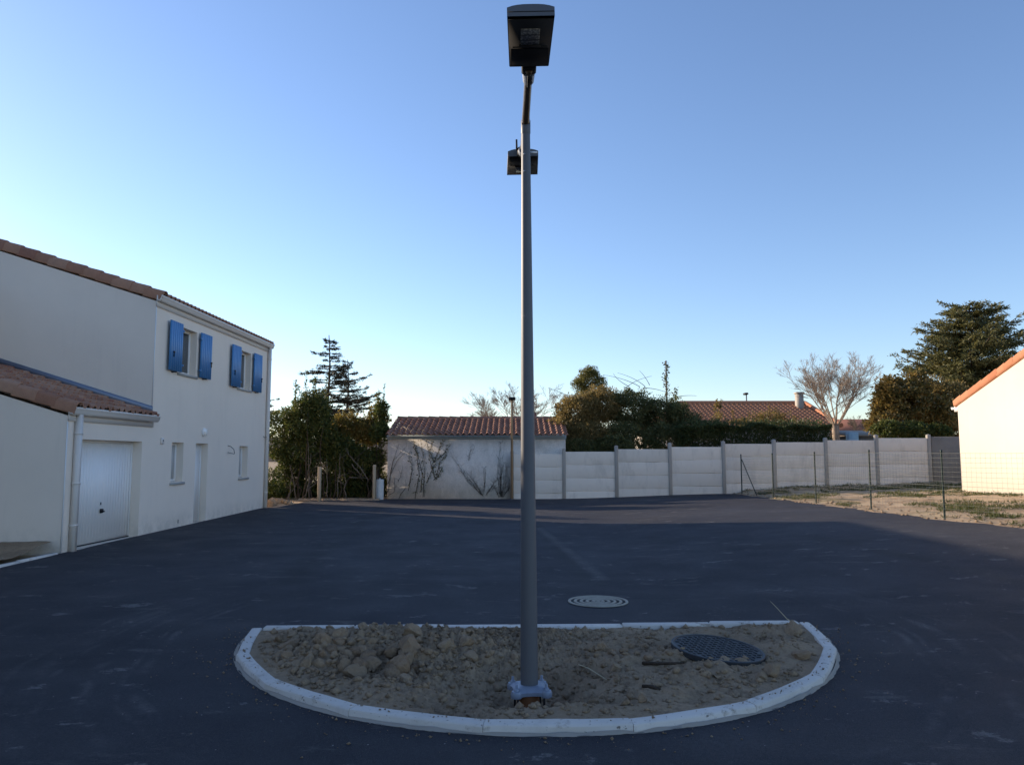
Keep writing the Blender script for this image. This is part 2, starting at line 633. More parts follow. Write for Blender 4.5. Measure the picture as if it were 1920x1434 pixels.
m_leaf("grass_blade", [(.05, .075, .018), (.09, .11, .03), (.17, .15, .06)], .35)
m_bark("bark_grey", (.17, .135, .105))
m_bark("bark_dark", (.075, .055, .04))
m_bark("twig_pale", (.36, .28, .21))
m_bark("vine_dark", (.075, .062, .050))
def m_glass():
    t = NT("window_glass")
    MAT["window_glass"] = t.fin((.05, .055, .06), .06, 0, .8)
    t = NT("led_lens")
    v = t.voro(60)
    MAT["led_lens"] = t.fin(t.ramp(v, [(0, (.45, .44, .42)), (.6, (.16, .16, .16))]), .25, 0, .6)
m_glass()
M_ = MAT

# =================================================================== THE GROUND
def sheet(name, xs_of_y, ys, dz, mat, nx, skirt=None, **kw):
    mb = MB()
    P = []
    for y in ys:
        x0, x1 = xs_of_y(y)
        xs = np.linspace(x0, x1, nx)
        dip = np.where((np.hypot(xs - .21, y - 7.66) < 2.4) & (y < 7.42), .6, 0)
        P.append(np.stack([xs, np.full(nx, y), tz(xs, y) + dz - dip], 1))
    P = np.concatenate(P)
    ny = len(ys)
    i, j = np.meshgrid(np.arange(nx - 1), np.arange(ny - 1))
    a = (j * nx + i).ravel()
    mb.add(P, np.stack([a, a + 1, a + nx + 1, a + nx], 1))
    if skirt:
        ring = list(range(nx)) + [k * nx + nx - 1 for k in range(1, ny)] + [(ny - 1) * nx + k for k in range(nx - 2, -1, -1)] + [k * nx for k in range(ny - 2, 0, -1)]
        top = P[ring]
        bot = top.copy()
        bot[:, 2] -= skirt
        n = len(ring)
        V = np.concatenate([top, bot])
        q = np.arange(n)
        mb.add(V, np.stack([q, (q + 1) % n, (q + 1) % n + n, q + n], 1)[:, ::-1])
    return obj(name, mb, mat, smooth=40, **kw)

ys = np.concatenate([[-300, -100, -40, -15], np.arange(-5, 45, .5), [50, 60, 80, 120, 200, 400, 900]])
def ground_x(y):
    return (-900, 900)
mbg = MB()
xs = np.concatenate([[-900, -300, -100, -50, -30], np.arange(-20, 30, .5), [32, 40, 60, 120, 300, 900]])
GX, GY = np.meshgrid(xs, ys)
GZ = tz(GX, GY) - np.where((np.hypot(GX - .21, GY - 7.66) < 2.35) & (GY < 7.4), .6, 0)
pts = np.stack([GX.ravel(), GY.ravel(), GZ.ravel()], 1)
nx = len(xs)
i, j = np.meshgrid(np.arange(nx - 1), np.arange(len(ys) - 1))
a = (j * nx + i).ravel()
mbg.add(pts, np.stack([a, a + 1, a + nx + 1, a + nx], 1))
obj("ground", mbg, M_["earth"], smooth=True, kind="structure")

def asphalt_x(y):
    xl = -7.70 + .0135 * (y - 13.3)
    if y < 13.2:
        xl = -7.66
    if y > 23.6:
        xl = -7.2 + (y - 23.6) * .10
    xr = float(np.interp(y, [-20, 2, 6, 9, 11.5, 13.8, 15.7, 18, 21.1, 24.2, 27.8], [22, 21, 17, 13, 10.6, 9.15, 8.62, 8.22, 8.16, 8.04, 8.0]))
    xr += .07 * math.sin(y * 3.1) + .05 * math.sin(y * 7.7 + 1)
    return xl, xr
ysA = np.concatenate([np.arange(-20, 4, 2.0), np.arange(4, 27.6, .2), [27.62]])
sheet("asphalt", asphalt_x, ysA, .035, M_["asphalt"], 120, .15, kind="structure")

# right-hand yard: rough earth sheet, bumpy
rng = np.random.default_rng(3)
def yard():
    mb = MB()
    nx, ny = 110, 150
    P = []
    for y in np.linspace(9.5, 27.75, ny):
        x0 = asphalt_x(y)[1] - .06
        xs = x0 + (np.linspace(0, 1, nx) ** 1.3) * (17.5 - x0)
        z = tz(xs, y) + .028
        q = np.stack([xs * 1.3, np.full(nx, y * 1.3), np.zeros(nx)], 1)
        edge = np.clip((xs - x0) / .5, 0, 1)
        z = z + (fbm(q, 4, 5) - .42) * .14 * edge + (fbm(q * 6, 3, 9) - .45) * .05 * edge
        z = z + .10 * np.exp(-((y - 27.6) / .5) ** 2) * edge
        P.append(np.stack([xs, np.full(nx, y), z], 1))
    P = np.concatenate(P)
    i, j = np.meshgrid(np.arange(nx - 1), np.arange(ny - 1))
    a = (j * nx + i).ravel()
    mb.add(P, np.stack([a, a + 1, a + nx + 1, a + nx], 1))
    obj("yard_earth", mb, M_["earth"], smooth=True, kind="structure")
    return P
yardP = yard()

def grass():
    mb = MB()
    n = 26000
    k = rng.integers(0, len(yardP), n)
    p = yardP[k] + rng.normal(size=(n, 3)) * (.09, .09, 0)
    q = p * .9
    q[:, 2] = 0
    d = fbm(q, 4, 21)
    keep = (d + .13 * sstep((p[:, 1] - 21) / 5) + rng.uniform(-.05, .05, n)) > .60
    xr = np.array([asphalt_x(y)[1] for y in p[:, 1]])
    keep &= p[:, 0] > xr + .25
    p = p[keep]
    m = len(p)
    reps = 4
    p = np.repeat(p, reps, 0) + rng.normal(size=(m * reps, 3)) * (.03, .03, 0)
    dirs = rng.normal(size=(len(p), 3)) * (.7, .7, .1) + (0, 0, .8)
    mb.leaves(p, dirs, .085, .14, rng, .05)
    obj("yard_grass", mb, M_["grass_blade"], label="thin patchy grass on the bare earth yard behind the wire fence", category=None, kind="stuff") if False else tag(obj("yard_grass", mb, M_["grass_blade"]), "thin patchy grass on the bare earth yard behind the wire fence", "grass", None, "stuff")
    mb = MB()
    n = 1500
    k = rng.integers(0, len(yardP), n)
    p = yardP[k]
    for q in p:
        near = q[0] - asphalt_x(q[1])[1]
        s = rng.uniform(.012, .035) * (1.4 if near < .7 else 1)
        if near > .7 and rng.random() < .6:
            continue
        v = rng.normal(size=(6, 3))
        base = np.array([(1, 0, 0), (-1, 0, 0), (0, 1, 0), (0, -1, 0), (0, 0, .7), (0, 0, -.7)]) * s + v * s * .15 + q + (0, 0, s * .2)
        mb.add(base, [(0, 2, 4), (2, 1, 4), (1, 3, 4), (3, 0, 4), (2, 0, 5), (1, 2, 5), (3, 1, 5), (0, 3, 5)])
    tag(obj("yard_stones", mb, M_["soil"]), "small stones scattered along the edge of the earth yard", "stones", None, "stuff")
grass()

# strip of earth and edging at the foot of the garage gable
mb = MB()
nx, ny = 40, 60
P = []
for y in np.linspace(3, 13.22, ny):
    xs = np.linspace(-12.5, -7.80, nx)
    q = np.stack([xs * 2, np.full(nx, y * 2), np.zeros(nx)], 1)
    P.append(np.stack([xs, np.full(nx, y), tz(xs, y) + .02 + fbm(q, 4, 31) * .16 + np.clip((y - 12.2), 0, 1) * .13], 1))
P = np.concatenate(P)
i, j = np.meshgrid(np.arange(nx - 1), np.arange(ny - 1))
a = (j * nx + i).ravel()
mb.add(P, np.stack([a, a + 1, a + nx + 1, a + nx], 1))
obj("earth_bed", mb, M_["soil"], smooth=True, kind="structure")
t = thing("edging_kerb", "thin pale concrete edging between asphalt and the earth bed by the garage", "kerb", (-7.73, 12.2, .11))
for k in range(9):
    y0 = 4.2 + k
    m = MB().bbox((-7.755, y0 + .004, -.1), (-7.67, y0 + .996, float(tz(-7.7, y0 + .5)) + .065), .008)
    obj("kerb_stone", m, M_["kerb_concrete"], t)

# =================================================================== HOUSE ON THE LEFT
HL, HA = Vector((-7.69, 13.3, 0)), -.0135
house = thing("house", "two-storey pale rendered house with blue shutters and a low garage wing", "house", HL, HA)

def hp(name, mb, mat, parent=None, smooth=False, **kw):
    return obj(name, mb, M_[mat], parent or house, local=True, smooth=smooth, **kw)

def wall_open(mb, y0, y1, z0, z1, openings, depth):
    """wall in the plane x=0 facing +x, with openings (ya, yb, za, zb) and their reveals"""
    yb = sorted({y0, y1, *[o[0] for o in openings], *[o[1] for o in openings]})
    zb = sorted({z0, z1, *[o[2] for o in openings], *[o[3] for o in openings]})
    for a, b in zip(yb, yb[1:]):
        for c, d in zip(zb, zb[1:]):
            if any(o[0] <= a and b <= o[1] and o[2] <= c and d <= o[3] for o in openings):
                continue
            mb.add([(0, a, c), (0, b, c), (0, b, d), (0, a, d)], [(0, 1, 2, 3)])
    for a, b, c, d in openings:
        x = -depth
        mb.add([(0, a, c), (x, a, c), (x, a, d), (0, a, d)], [(0, 1, 2, 3)])
        mb.add([(0, b, c), (0, b, d), (x, b, d), (x, b, c)], [(0, 1, 2, 3)])
        mb.add([(0, a, d), (x, a, d), (x, b, d), (0, b, d)], [(0, 1, 2, 3)])
        mb.add([(0, a, c), (0, b, c), (x, b, c), (x, a, c)], [(0, 1, 2, 3)])

GAR = (.45, 2.64, .165, 2.10)
W1 = (4.00, 4.60, 1.22, 2.11)
DR = (5.27, 5.99, .205, 2.11)
W2 = (8.14, 8.80, 1.21, 2.08)
U1 = (4.15, 5.10, 3.71, 4.77)
U2 = (7.82, 8.82, 3.69, 4.75)
w = MB()
wall_open(w, 0, 3.0, -.1, 2.56, [GAR], .22)
wall_open(w, 3.0, 10.36, -.1, 5.12, [W1, DR, W2, U1, U2], .22)
XB, XR = -8.6, -4.3
def zr(x, e=5.12, s=.32):
    return e + s * min(-x, x - 2 * XR)
w.add([(0, 3, 2.4), (0, 3, 5.12), (XR, 3, zr(XR)), (XB, 3, 5.12), (XB, 3, -.1), (-.22, 3, -.1), (-.22, 3, 2.4)], [(6, 5, 4, 3, 2, 1, 0)])
w.add([(0, 10.36, -.1), (0, 10.36, 5.12), (XR, 10.36, zr(XR)), (XB, 10.36, 5.12), (XB, 10.36, -.1)], [(0, 1, 2, 3, 4)])
w.add([(XB, 3, -.1), (XB, 3, 5.12), (XB, 10.36, 5.12), (XB, 10.36, -.1)], [(0, 1, 2, 3)])
w.add([(0, 0, -.1), (0, 0, 2.50), (-4.0, 0, 3.72), (-4.0, 0, -.1)], [(3, 2, 1, 0)])
hp("wall", w, "stucco")

# ---- roof tiles: an S-profile tile, x across, y up the slope, z off the roof
def tile_mesh(name, w=.21, l=.44, amp=.036, seg=8, lift=.045, lip=.034):
    mb = MB()
    top0, top1, low = [], [], []
    for k in range(seg + 1):
        x = w * k / seg
        z = amp * math.sin(2 * math.pi * k / seg)
        z = z * (1.25 if z > 0 else .8)
        top0.append((x, 0, z + lift))
        top1.append((x, l, z))
        low.append((x, .002, z + lift - lip))
    n = seg + 1
    f = [(k, k + 1, n + k + 1, n + k) for k in range(seg)] + [(2 * n + k, 2 * n + k + 1, k + 1, k) for k in range(seg)]
    mb.add(top0 + top1 + low, f)
    return mb

TILE = tile_mesh("roof_tile")
def frame(o, e, s):
    e = Vector(e).normalized()
    s = Vector(s).normalized()
    n = e.cross(s)
    M = Matrix((e, s, n)).transposed().to_4x4()
    M.translation = Vector(o)
    return M

def joined_tiles(mb, M, cols, rows, w=.21, ex=.36, jit=0, skip=None):
    V0 = np.concatenate([c[0] for c in TILE.chunks])
    F = TILE.chunks[0][1][0]
    A = np.array(M)
    r = np.random.default_rng(cols * 7 + rows)
    for i in range(cols):
        for j in range(rows):
            if skip and skip(i, j):
                continue
            v = V0 + (i * w, j * ex, r.uniform(0, jit) if jit else 0)
            v = v @ A[:3, :3].T + A[:3, 3]
            mb.add(v, F)

# garage roof: each tile a part
tile_me = TILE.mesh("roof_tile", 50)
tile_me.materials.append(M_["tile_brown"])
sl = .31
e_ax, s_ax = Vector((0, 1, 0)), Vector((-1, 0, sl)).normalized()
M0 = frame((.14, .07, 2.645), e_ax, s_ax)
rr = random.Random(4)
for i in range(14):
    for j in range(11):
        M = M0 @ Matrix.Translation((i * .21 + rr.uniform(-.004, .004), j * .36 + rr.uniform(-.015, .015), rr.uniform(0, .006))) @ Matrix.Rotation(rr.uniform(-.012, .012), 4, 'Z')
        obj("roof_tile", tile_me, None, house, local=True, M=M)
mb = MB()
zt = 2.57
mb.add([(.10, -.02, zt - .06), (-4.1, -.02, zt - .06 + 4.2 * sl), (-4.1, 2.99, zt - .06 + 4.2 * sl), (.10, 2.99, zt - .06)], [(0, 1, 2, 3)])
hp("roof_board", mb, "pvc_sand")
# rake tiles: half-round L tiles along the gable edge
def rake_tile(name="verge_tile"):
    mb = MB()
    prof = [(-.105, -.13), (-.112, .015), (-.085, .062), (-.03, .082), (.035, .07), (.08, .03)]
    ins = [(x * .86 + .004, z - .016) for x, z in prof]
    L = .43
    vs = []
    for yy, dz, sc in ((0, .026, 1.04), (L, 0, 1.0)):
        vs += [(x * sc, yy, z + dz) for x, z in prof]
        vs += [(x * sc, yy, z + dz) for x, z in ins]
    n = len(prof)
    f = []
    for k in range(n - 1):
        f.append((k, k + 1, 2 * n + k + 1, 2 * n + k))
        f.append((n + k + 1, n + k, 3 * n + k, 3 * n + k + 1))
        f.append((k, n + k, n + k + 1, k + 1))
    f.append((0, 2 * n, 3 * n, n))
    mb.add(vs, f)
    return mb
RT = rake_tile()
rt_me = RT.mesh("verge_tile", 40)
rt_me.materials.append(M_["tile_brown"])
def rakes(o, s, e, n, parent, mesh, local=True, ex=.37):
    M0 = frame(o, e, s)
    for k in range(n):
        obj("verge_tile", mesh, None, parent, local=local, M=M0 @ Matrix.Translation((rr.uniform(-.006, .006), k * ex, rr.uniform(0, .008))) @ Matrix.Rotation(rr.uniform(-.015, .015), 4, 'Z'))
rakes((.16, .06, 2.635), s_ax, e_ax, 11, house, rt_me)
# main roof
s2 = Vector((-1, 0, .32)).normalized()
mb = MB()
joined_tiles(mb, frame((.13, 3.10, 5.24), e_ax, s2), 35, 13)
joined_tiles(mb, frame((XB - .13, 10.44, 5.24), (0, -1, 0), Vector((1, 0, .32))), 35, 13)
hp("main_roof", mb, "tile_brown", kind="stuff")
mb = MB()
for ya, yb in ((2.985, 10.375),):
    ze = 5.17
    mb.add([(.05, ya, ze), (XR, ya, ze + .32 * 4.32), (XB - .05, ya, ze), (XB - .05, yb, ze), (XR, yb, ze + .32 * 4.32), (.05, yb, ze)], [(0, 1, 4, 5), (1, 2, 3, 4)])
hp("roof_board", mb, "pvc_sand")
rakes((.15, 3.07, 5.24), s2, e_ax, 12, house, rt_me)
m = MB()
m.tube([(XR, 2.95, zr(XR) + .21), (XR, 10.45, zr(XR) + .21)], .11, 10)
hp("ridge_tiles", m, "tile_brown", smooth=True)

def gutter(name, y0, y1, z, x0=.005):
    """half-moulded gutter: fascia board behind, profiled trough in front"""
    m = MB().box((x0, y0 + .04, z - .235), (x0 + .022, y1 - .06, z - .02))
    hp("fascia", m, "pvc_sand")
    pr = [(x0 + .024, z), (x0 + .024, z - .10), (x0 + .055, z - .125), (x0 + .095, z - .118), (x0 + .122, z - .085), (x0 + .128, z - .04), (x0 + .145, z - .03), (x0 + .145, z + .005), (x0 + .128, z + .005), (x0 + .120, z - .035), (x0 + .09, z - .10), (x0 + .04, z - .09), (x0 + .038, z)]
    m = MB().prism([(a, b) for a, b in pr], 1, y0, y1)
    hp("gutter", m, "pvc_sand")
gutter("gutter", -.05, 2.985 + .12, 2.645)
gutter("gutter", 2.93, 10.44, 5.24)

def pipe(y, ztop, zb, x=.06):
    m = MB()
    m.box((x - .045, y - .05, zb), (x + .045, y + .05, ztop))
    p = hp("downpipe", m, "pvc_sand")
    for z in (zb + .5, (zb + ztop) / 2, ztop - .35):
        hp("bracket", MB().box((x - .053, y - .058, z - .015), (x + .053, y + .058, z + .015)), "pvc_sand", p)
pipe(.24, 2.545, .10)
pipe(10.27, 5.13, .2)
# corner bead where the garage gable turns
hp("corner_bead", MB().box((-.01, -.006, .12), (.006, .015, 2.4)), "pvc_white")
hp("corner_bead", MB().box((-.01, 2.994, 2.75), (.006, 3.012, 5.0)), "pvc_white")
# flashing between garage roof and gable of the main house
mb = MB()
fz = 2.735
mb.prism([(.02, fz - .02), (-4.0, fz - .02 + 4.02 * sl), (-4.0, fz + .12 + 4.02 * sl), (.02, fz + .12)], 1, 2.955, 2.992)
hp("flashing", mb, "zinc_blue")

# garage door
d = -.20
gd = MB()
gd.box((d - .03, GAR[0], GAR[2]), (d, GAR[1], GAR[3]))
gdo = hp("garage_door", gd, "door_white")
nrib = 21
for k in range(nrib):
    y = GAR[0] + .06 + (GAR[1] - GAR[0] - .12) * (k + .5) / nrib
    hw = (GAR[1] - GAR[0] - .12) / nrib * .36
    hp("rib", MB().prism([(d + .0, y - hw), (d + .0008, y - hw + .006), (d + .0008, y + hw - .006), (d + .0, y + hw)], 2, GAR[2] + .05, GAR[3] - .06), "door_white", gdo)
fr = MB()
fr.box((d - .005, GAR[0], GAR[2]), (d + .016, GAR[0] + .05, GAR[3]))
fr.box((d - .005, GAR[1] - .05, GAR[2]), (d + .016, GAR[1], GAR[3]))
fr.box((d - .005, GAR[0] + .05, GAR[3] - .05), (d + .016, GAR[1] - .05, GAR[3]))
hp("door_frame", fr, "door_white", gdo)
hp("handle", MB().bbox((d + .008, 1.50, .72), (d + .035, 1.60, .80), .008).bbox((d + .035, 1.53, .735), (d + .06, 1.60, .765), .006), "black_metal", gdo)
hp("lock", MB().bbox((d + .008, 1.515, .875), (d + .02, 1.535, .925), .004), "black_metal", gdo)
hp("bottom_seal", MB().box((d - .002, GAR[0] + .02, GAR[2] + .002), (d + .018, GAR[1] - .02, GAR[2] + .022)), "rubber", gdo)
hp("threshold", MB().bbox((-.21, GAR[0] - .02, .02), (.05, GAR[1] + .02, GAR[2] - .004), .008), "sill_concrete")

def window(o, glass="window_glass"):
    y0, y1, z0, z1 = o
    x = -.205
    fw = .06
    f = MB()
    f.bbox((x, y0, z0), (x + .05, y0 + fw, z1), .006)
    f.bbox((x, y1 - fw, z0), (x + .05, y1, z1), .006)
    f.bbox((x + .001, y0 + fw, z1 - fw), (x + .049, y1 - fw, z1), .006)
    f.bbox((x + .001, y0 + fw, z0), (x + .049, y1 - fw, z0 + fw), .006)
    if y1 - y0 > .8:
        ym = (y0 + y1) / 2
        f.bbox((x + .004, ym - .05, z0 + fw), (x + .056, ym + .05, z1 - fw), .006)
    wo = hp("window", f, "pvc_white")
    hp("pane", MB().box((x + .008, y0 + fw - .005, z0 + fw - .005), (x + .022, y1 - fw + .005, z1 - fw + .005)), glass, wo)
    s = MB().prism([(-.2, z0 + .004), (.045, z0 - .012), (.045, z0 - .062), (.0, z0 - .07), (-.2, z0 - .06)], 1, y0 - .045, y1 + .045)
    hp("sill", s, "sill_concrete", wo)
for o in (U1, U2):
    window(o)
for o in (W1, W2):
    window(o, "frosted_glass")
ed = MB().box((-.20, DR[0] + .05, DR[2] + .01), (-.17, DR[1] - .05, DR[3] - .05))
edo = hp("entrance_door", ed, "door_white")
f = MB()
f.box((-.21, DR[0], DR[2]), (-.155, DR[0] + .05, DR[3]))
f.box((-.21, DR[1] - .05, DR[2]), (-.155, DR[1], DR[3]))
f.box((-.21, DR[0] + .05, DR[3] - .05), (-.155, DR[1] - .05, DR[3]))
hp("door_frame", f, "pvc_white", edo)
hp("handle", MB().tube([(-.17, DR[0] + .12, 1.2), (-.12, DR[0] + .12, 1.2), (-.12, DR[0] + .24, 1.2)], .01, 6), "alu_cast", edo)
hp("threshold", MB().bbox((-.21, DR[0] - .01, .06), (.012, DR[1] + .01, DR[2] - .003), .006), "sill_concrete")

def shutter(y0, y1, z0, z1, hinge_right, x=.035):
    th = .042
    s = MB()
    n = 6
    pw = (y1 - y0) / n
    sh = MB().box((x + .004, y0, z0), (x + th - .006, y1, z1))
    so = hp("shutter", sh, "blue_paint")
    for k in range(n):
        a, b = y0 + k * pw + .003, y0 + (k + 1) * pw - .003
        hp("plank", MB().prism([(x + th - .008, a), (x + th, a + .008), (x + th, b - .008), (x + th - .008, b)], 2, z0 + .002, z1 - .002), "blue_paint", so)
        hp("plank", MB().prism([(x, a + .008), (x + .005, a), (x + .005, b), (x, b - .008)], 2, z0 + .002, z1 - .002), "blue_paint", so)
    for z in (z0 + .16, z1 - .16):
        yh = y1 if hinge_right else y0
        sg = 1 if hinge_right else -1
        hp("hinge", MB().box((x + .008, min(yh - sg * .01, yh + sg * .05), z - .02), (x + .05, max(yh - sg * .01, yh + sg * .05), z + .02)), "blue_paint", so)
        hp("bar", MB().box((x - .006, y0 + .03, z - .03), (x + .003, y1 - .03, z + .03)), "blue_paint", so)
    ya = y0 + .14 if hinge_right else y1 - .05
    m = MB()
    m.tube([(x + th + .012, ya, z0 + .30), (x + th + .012, ya, z0 + .42)], .012, 6)
    m.box((x + th - .002, ya - .02, z0 + .40), (x + th + .02, ya + .05, z0 + .43))
    hp("latch", m, "black_metal", so)
    hp("stay", MB().box((-.01, (y0 + y1) / 2 - .015, z0 - .03), (x + th + .015, (y0 + y1) / 2 + .015, z0 - .006)), "black_metal", so)
shutter(3.53, 4.13, 3.70, 4.81, True, .06)
shutter(5.19, 5.82, 3.70, 4.79, False, .045)
shutter(7.18, 7.80, 3.68, 4.80, True, .06)
shutter(8.91, 9.56, 3.68, 4.79, False, .045)
# small fittings on the facade
Mx = Matrix.Rotation(math.pi / 2, 4, 'Y')
wl = hp("wall_lamp", MB().lathe([(0, 0), (.105, 0), (.11, .02), (.10, .035), (.0, .035)], (0, 5.68, 2.39), 24, Mx), "pvc_white", smooth=40)
hp("diffuser", MB().lathe([(.085, .03), (.08, .055), (.06, .075), (.03, .085), (0, .087)], (0, 5.68, 2.39), 24, Mx), "door_white", wl, smooth=True)
hp("grille", MB().box((.035, 5.60, 2.385), (.093, 5.76, 2.395)).box((.035, 5.675, 2.31), (.093, 5.685, 2.47)), "pvc_white", wl)
bx = hp("junction_box", MB().bbox((0, 3.44, 2.06), (.03, 3.56, 2.20), .008), "pvc_sand")
hp("button", MB().lathe([(0, 0), (.018, 0), (.016, .008), (0, .009)], (.03, 3.51, 2.14), 12, Mx), "rubber", bx)
hp("loose_cable", MB().tube([(0, 7.28, 2.08), (.06, 7.33, 2.06), (.11, 7.43, 1.98), (.12, 7.47, 1.87), (.11, 7.44, 1.86), (.04, 7.2, 1.90)], .008, 6), "rubber")
hp("loose_cable", MB().tube([(0, 10.05, 2.40), (.05, 10.08, 2.36), (.07, 10.18, 2.38)], .008, 6), "rubber")
hp("marker", MB().box((0, 4.45, .28), (.012, 4.46, .36)), "rubber")

# added house, unseen beyond the left edge, put there to shade the foreground
nb = thing("added_shade_house", "plain two-storey house added unseen beyond the left edge to shade the foreground", "house", (-17, 4, 0))
m = MB()
m.box((-22, -8, -.1), (-11.75, 16.2, 5.6))
m.prism([(-22, 5.6), (-11.75, 5.6), (-16.9, 7.25)], 1, -8, 16.2)
obj("wall", m, M_["stucco"], nb)
m = MB()
joined_tiles(m, frame((-11.5, -8.2, 5.62), (0, 1, 0), Vector((-1, 0, .33))), 115, 15)
joined_tiles(m, frame((-22.3, 16.2, 5.62), (0, -1, 0), Vector((1, 0, .33))), 115, 15)
obj("roof", m, M_["tile_brown"], nb, kind="stuff")
obj("door", MB().box((-11.75, 4, 0), (-11.69, 4.95, 2.1)), M_["door_white"], nb)
for y in (0, 8):
    f_ = obj("window", MB().box((-11.75, y, 1.0), (-11.70, y + 1.2, 2.2)), M_["pvc_white"], nb)
    obj("pane", MB().box((-11.71, y + .08, 1.08), (-11.69, y + 1.12, 2.12)), M_["window_glass"], f_)

# =================================================================== OUTBUILDING AT THE BACK
YH = 28.05
hut = thing("outbuilding", "long low outbuilding with red tiled roof and vine-stained roughcast wall", "outbuilding", (-1.3, YH, .25))
x0, x1, zt = -4.52, 1.95, 2.42
m = MB()
m.box((x0, YH, -.1), (x1, YH + 4.6, zt))
m.prism([(YH + .01, zt - .01), (YH + 4.59, zt - .01), (YH + 2.3, zt + .60)], 0, x0 + .01, x1 - .01)
obj("wall", m, M_["roughcast"], hut)
obj("fascia", MB().box((x0 - .02, YH - .05, zt - .005), (x1 + .02, YH - .002, zt + .15)), M_["fascia_blue"], hut)
th_me = TILE.mesh("roof_tile", 50)
th_me.materials.append(M_["tile_red"])
sv = Vector((0, 1, .27)).normalized()
M0 = frame((x0 - .03, YH - .30, zt + .135), (1, 0, 0), sv)
nh = 31
for i in range(nh):
    for j in range(7):
        M = M0 @ Matrix.Translation((i * .212 + rr.uniform(-.006, .006), j * .37 + rr.uniform(-.02, .02), rr.uniform(0, .01))) @ Matrix.Rotation(rr.uniform(-.02, .02), 4, 'Z')
        obj("roof_tile", th_me, None, hut, M=M)
m = MB()
joined_tiles(m, frame((x1 + .05, YH + 4.9, zt + .135), (-1, 0, 0), Vector((0, -1, .27))), nh, 7)
obj("rear_roof", m, M_["tile_red"], hut, kind="stuff")
zrg = zt + .135 + .27 * 2.55
for k in range(16):
    obj("ridge_tile", MB().tube([(x0 + k * .41, YH + 2.3, zrg + .02), (x0 + k * .41 + .43, YH + 2.3, zrg + .005)], [.12, .105], 10), M_["tile_red"], hut, smooth=50)
obj("soffit", MB().box((x0 - .02, YH - .27, zt + .085), (x1 + .02, YH + 4.8, zt + .10)), M_["fascia_blue"], hut)
obj("chimney", MB().box((.62, YH + 2.9, 2.9), (.98, YH + 3.3, 3.55)), M_["tile_red"], hut)

# vines on its wall, traced as woody stems standing on the plaster
def zz(x, y):
    p = at(480 + x / 3.692, 620 + y / 3.692, YH - .02)
    return Vector((p.x, p.y, p.z))
def vine(name, label, lines, bundle, leafy, seed, sp=.05, r0=.009):
    g = np.random.default_rng(seed)
    t = thing(name, label, "vine", tuple(zz(*lines[0][0])))
    stems = MB()
    lp = []
    for ln in lines:
        for b in range(bundle):
            off = Vector((g.normal() * sp, -abs(g.normal()) * .012, g.normal() * sp * .5)) if b else Vector((0, 0, 0))
            pts = []
            for k in range(len(ln) - 1):
                A, B = zz(*ln[k]), zz(*ln[k + 1])
                for s in range(4):
                    f = s / 4
                    pts.append(A.lerp(B, f) + off * (.4 + .8 * (k + f) / len(ln)) + Vector((g.normal() * .012, -.004, g.normal() * .012)))
            pts.append(zz(*ln[-1]) + off)
            n = len(pts)
            rad = [r0 * (1 - .75 * i / n) * (1 if b == 0 else .55) for i in range(n)]
            stems.tube(pts, rad, 4)
            for p in pts[1:]:
                if g.random() < .6:
                    d = Vector((g.normal() * .6, -.12, .3 + g.random() * .7)).normalized()
                    L = g.uniform(.05, .22)
                    stems.tube([p, p + d * L * .5 + Vector((g.normal() * .01, 0, 0)), p + d * L], [.004, .003, .002], 3)
                if leafy:
                    for q in range(leafy):
                        lp.append(p + Vector((g.normal() * .035, -abs(g.normal()) * .02, g.normal() * .05)))
    obj("stem", stems, M_["vine_dark"], t)
    if lp:
        P = np.array([tuple(p) for p in lp])
        D = g.normal(size=P.shape) * (1, .4, 1)
        obj("leaf_cover", MB().leaves(P, D, .045, .8, g), M_["leaf_ivy"], t, kind="stuff")
vine("climbing_vine", "thin bare vine stems climbing the left end of the roughcast wall",
     [[(915, 1060), (940, 940), (990, 780)], [(912, 1120), (950, 900), (1040, 800)], [(908, 1150), (960, 1110), (955, 1010)], [(985, 1045), (1002, 1000), (1015, 960)], [(980, 1170), (1030, 1090), (1040, 1060)], [(930, 1000), (975, 900), (1030, 840)]], 1, 0, 1)
vine("climbing_vine", "leafy dark ivy runners fanning up the middle of the roughcast wall",
     [[(1100, 1160), (1130, 1000), (1110, 850), (1090, 760)], [(1050, 1110), (1080, 960), (1060, 850)], [(1160, 1150), (1165, 950), (1140, 770)], [(1140, 1120), (1150, 1000), (1110, 800)], [(1240, 1030), (1205, 900), (1180, 760)], [(1232, 910), (1205, 840), (1225, 760)], [(1232, 910), (1270, 820), (1305, 760)], [(1238, 905), (1300, 850), (1340, 790)], [(1245, 1000), (1280, 900), (1320, 860)], [(1228, 1035), (1262, 1000), (1285, 955)], [(1180, 1050), (1220, 960), (1240, 920)]], 2, 3, 2, .03)
vine("dead_bramble", "dead brown bramble fanned against the wall left of the far lamp post",
     [[(1570, 1140), (1500, 1060), (1420, 975)], [(1565, 1140), (1520, 1060), (1465, 985)], [(1575, 1130), (1585, 1040), (1582, 955)], [(1560, 1135), (1470, 1040), (1340, 830)], [(1590, 1140), (1640, 1060), (1690, 1010)], [(1470, 900), (1490, 820)]], 4, 0, 3, .07, .0055)
vine("dead_bramble", "tall dead bramble tangle standing at the foot of the far lamp post",
     [[(1690, 1150), (1700, 1030), (1690, 905)], [(1700, 1150), (1730, 1040), (1735, 920)], [(1680, 1150), (1650, 1080), (1610, 1110)], [(1710, 1150), (1750, 1090), (1765, 1040)], [(1690, 1140), (1670, 1000), (1690, 780)], [(1700, 1150), (1690, 1040), (1710, 950)]], 5, 0, 4, .06, .0055)

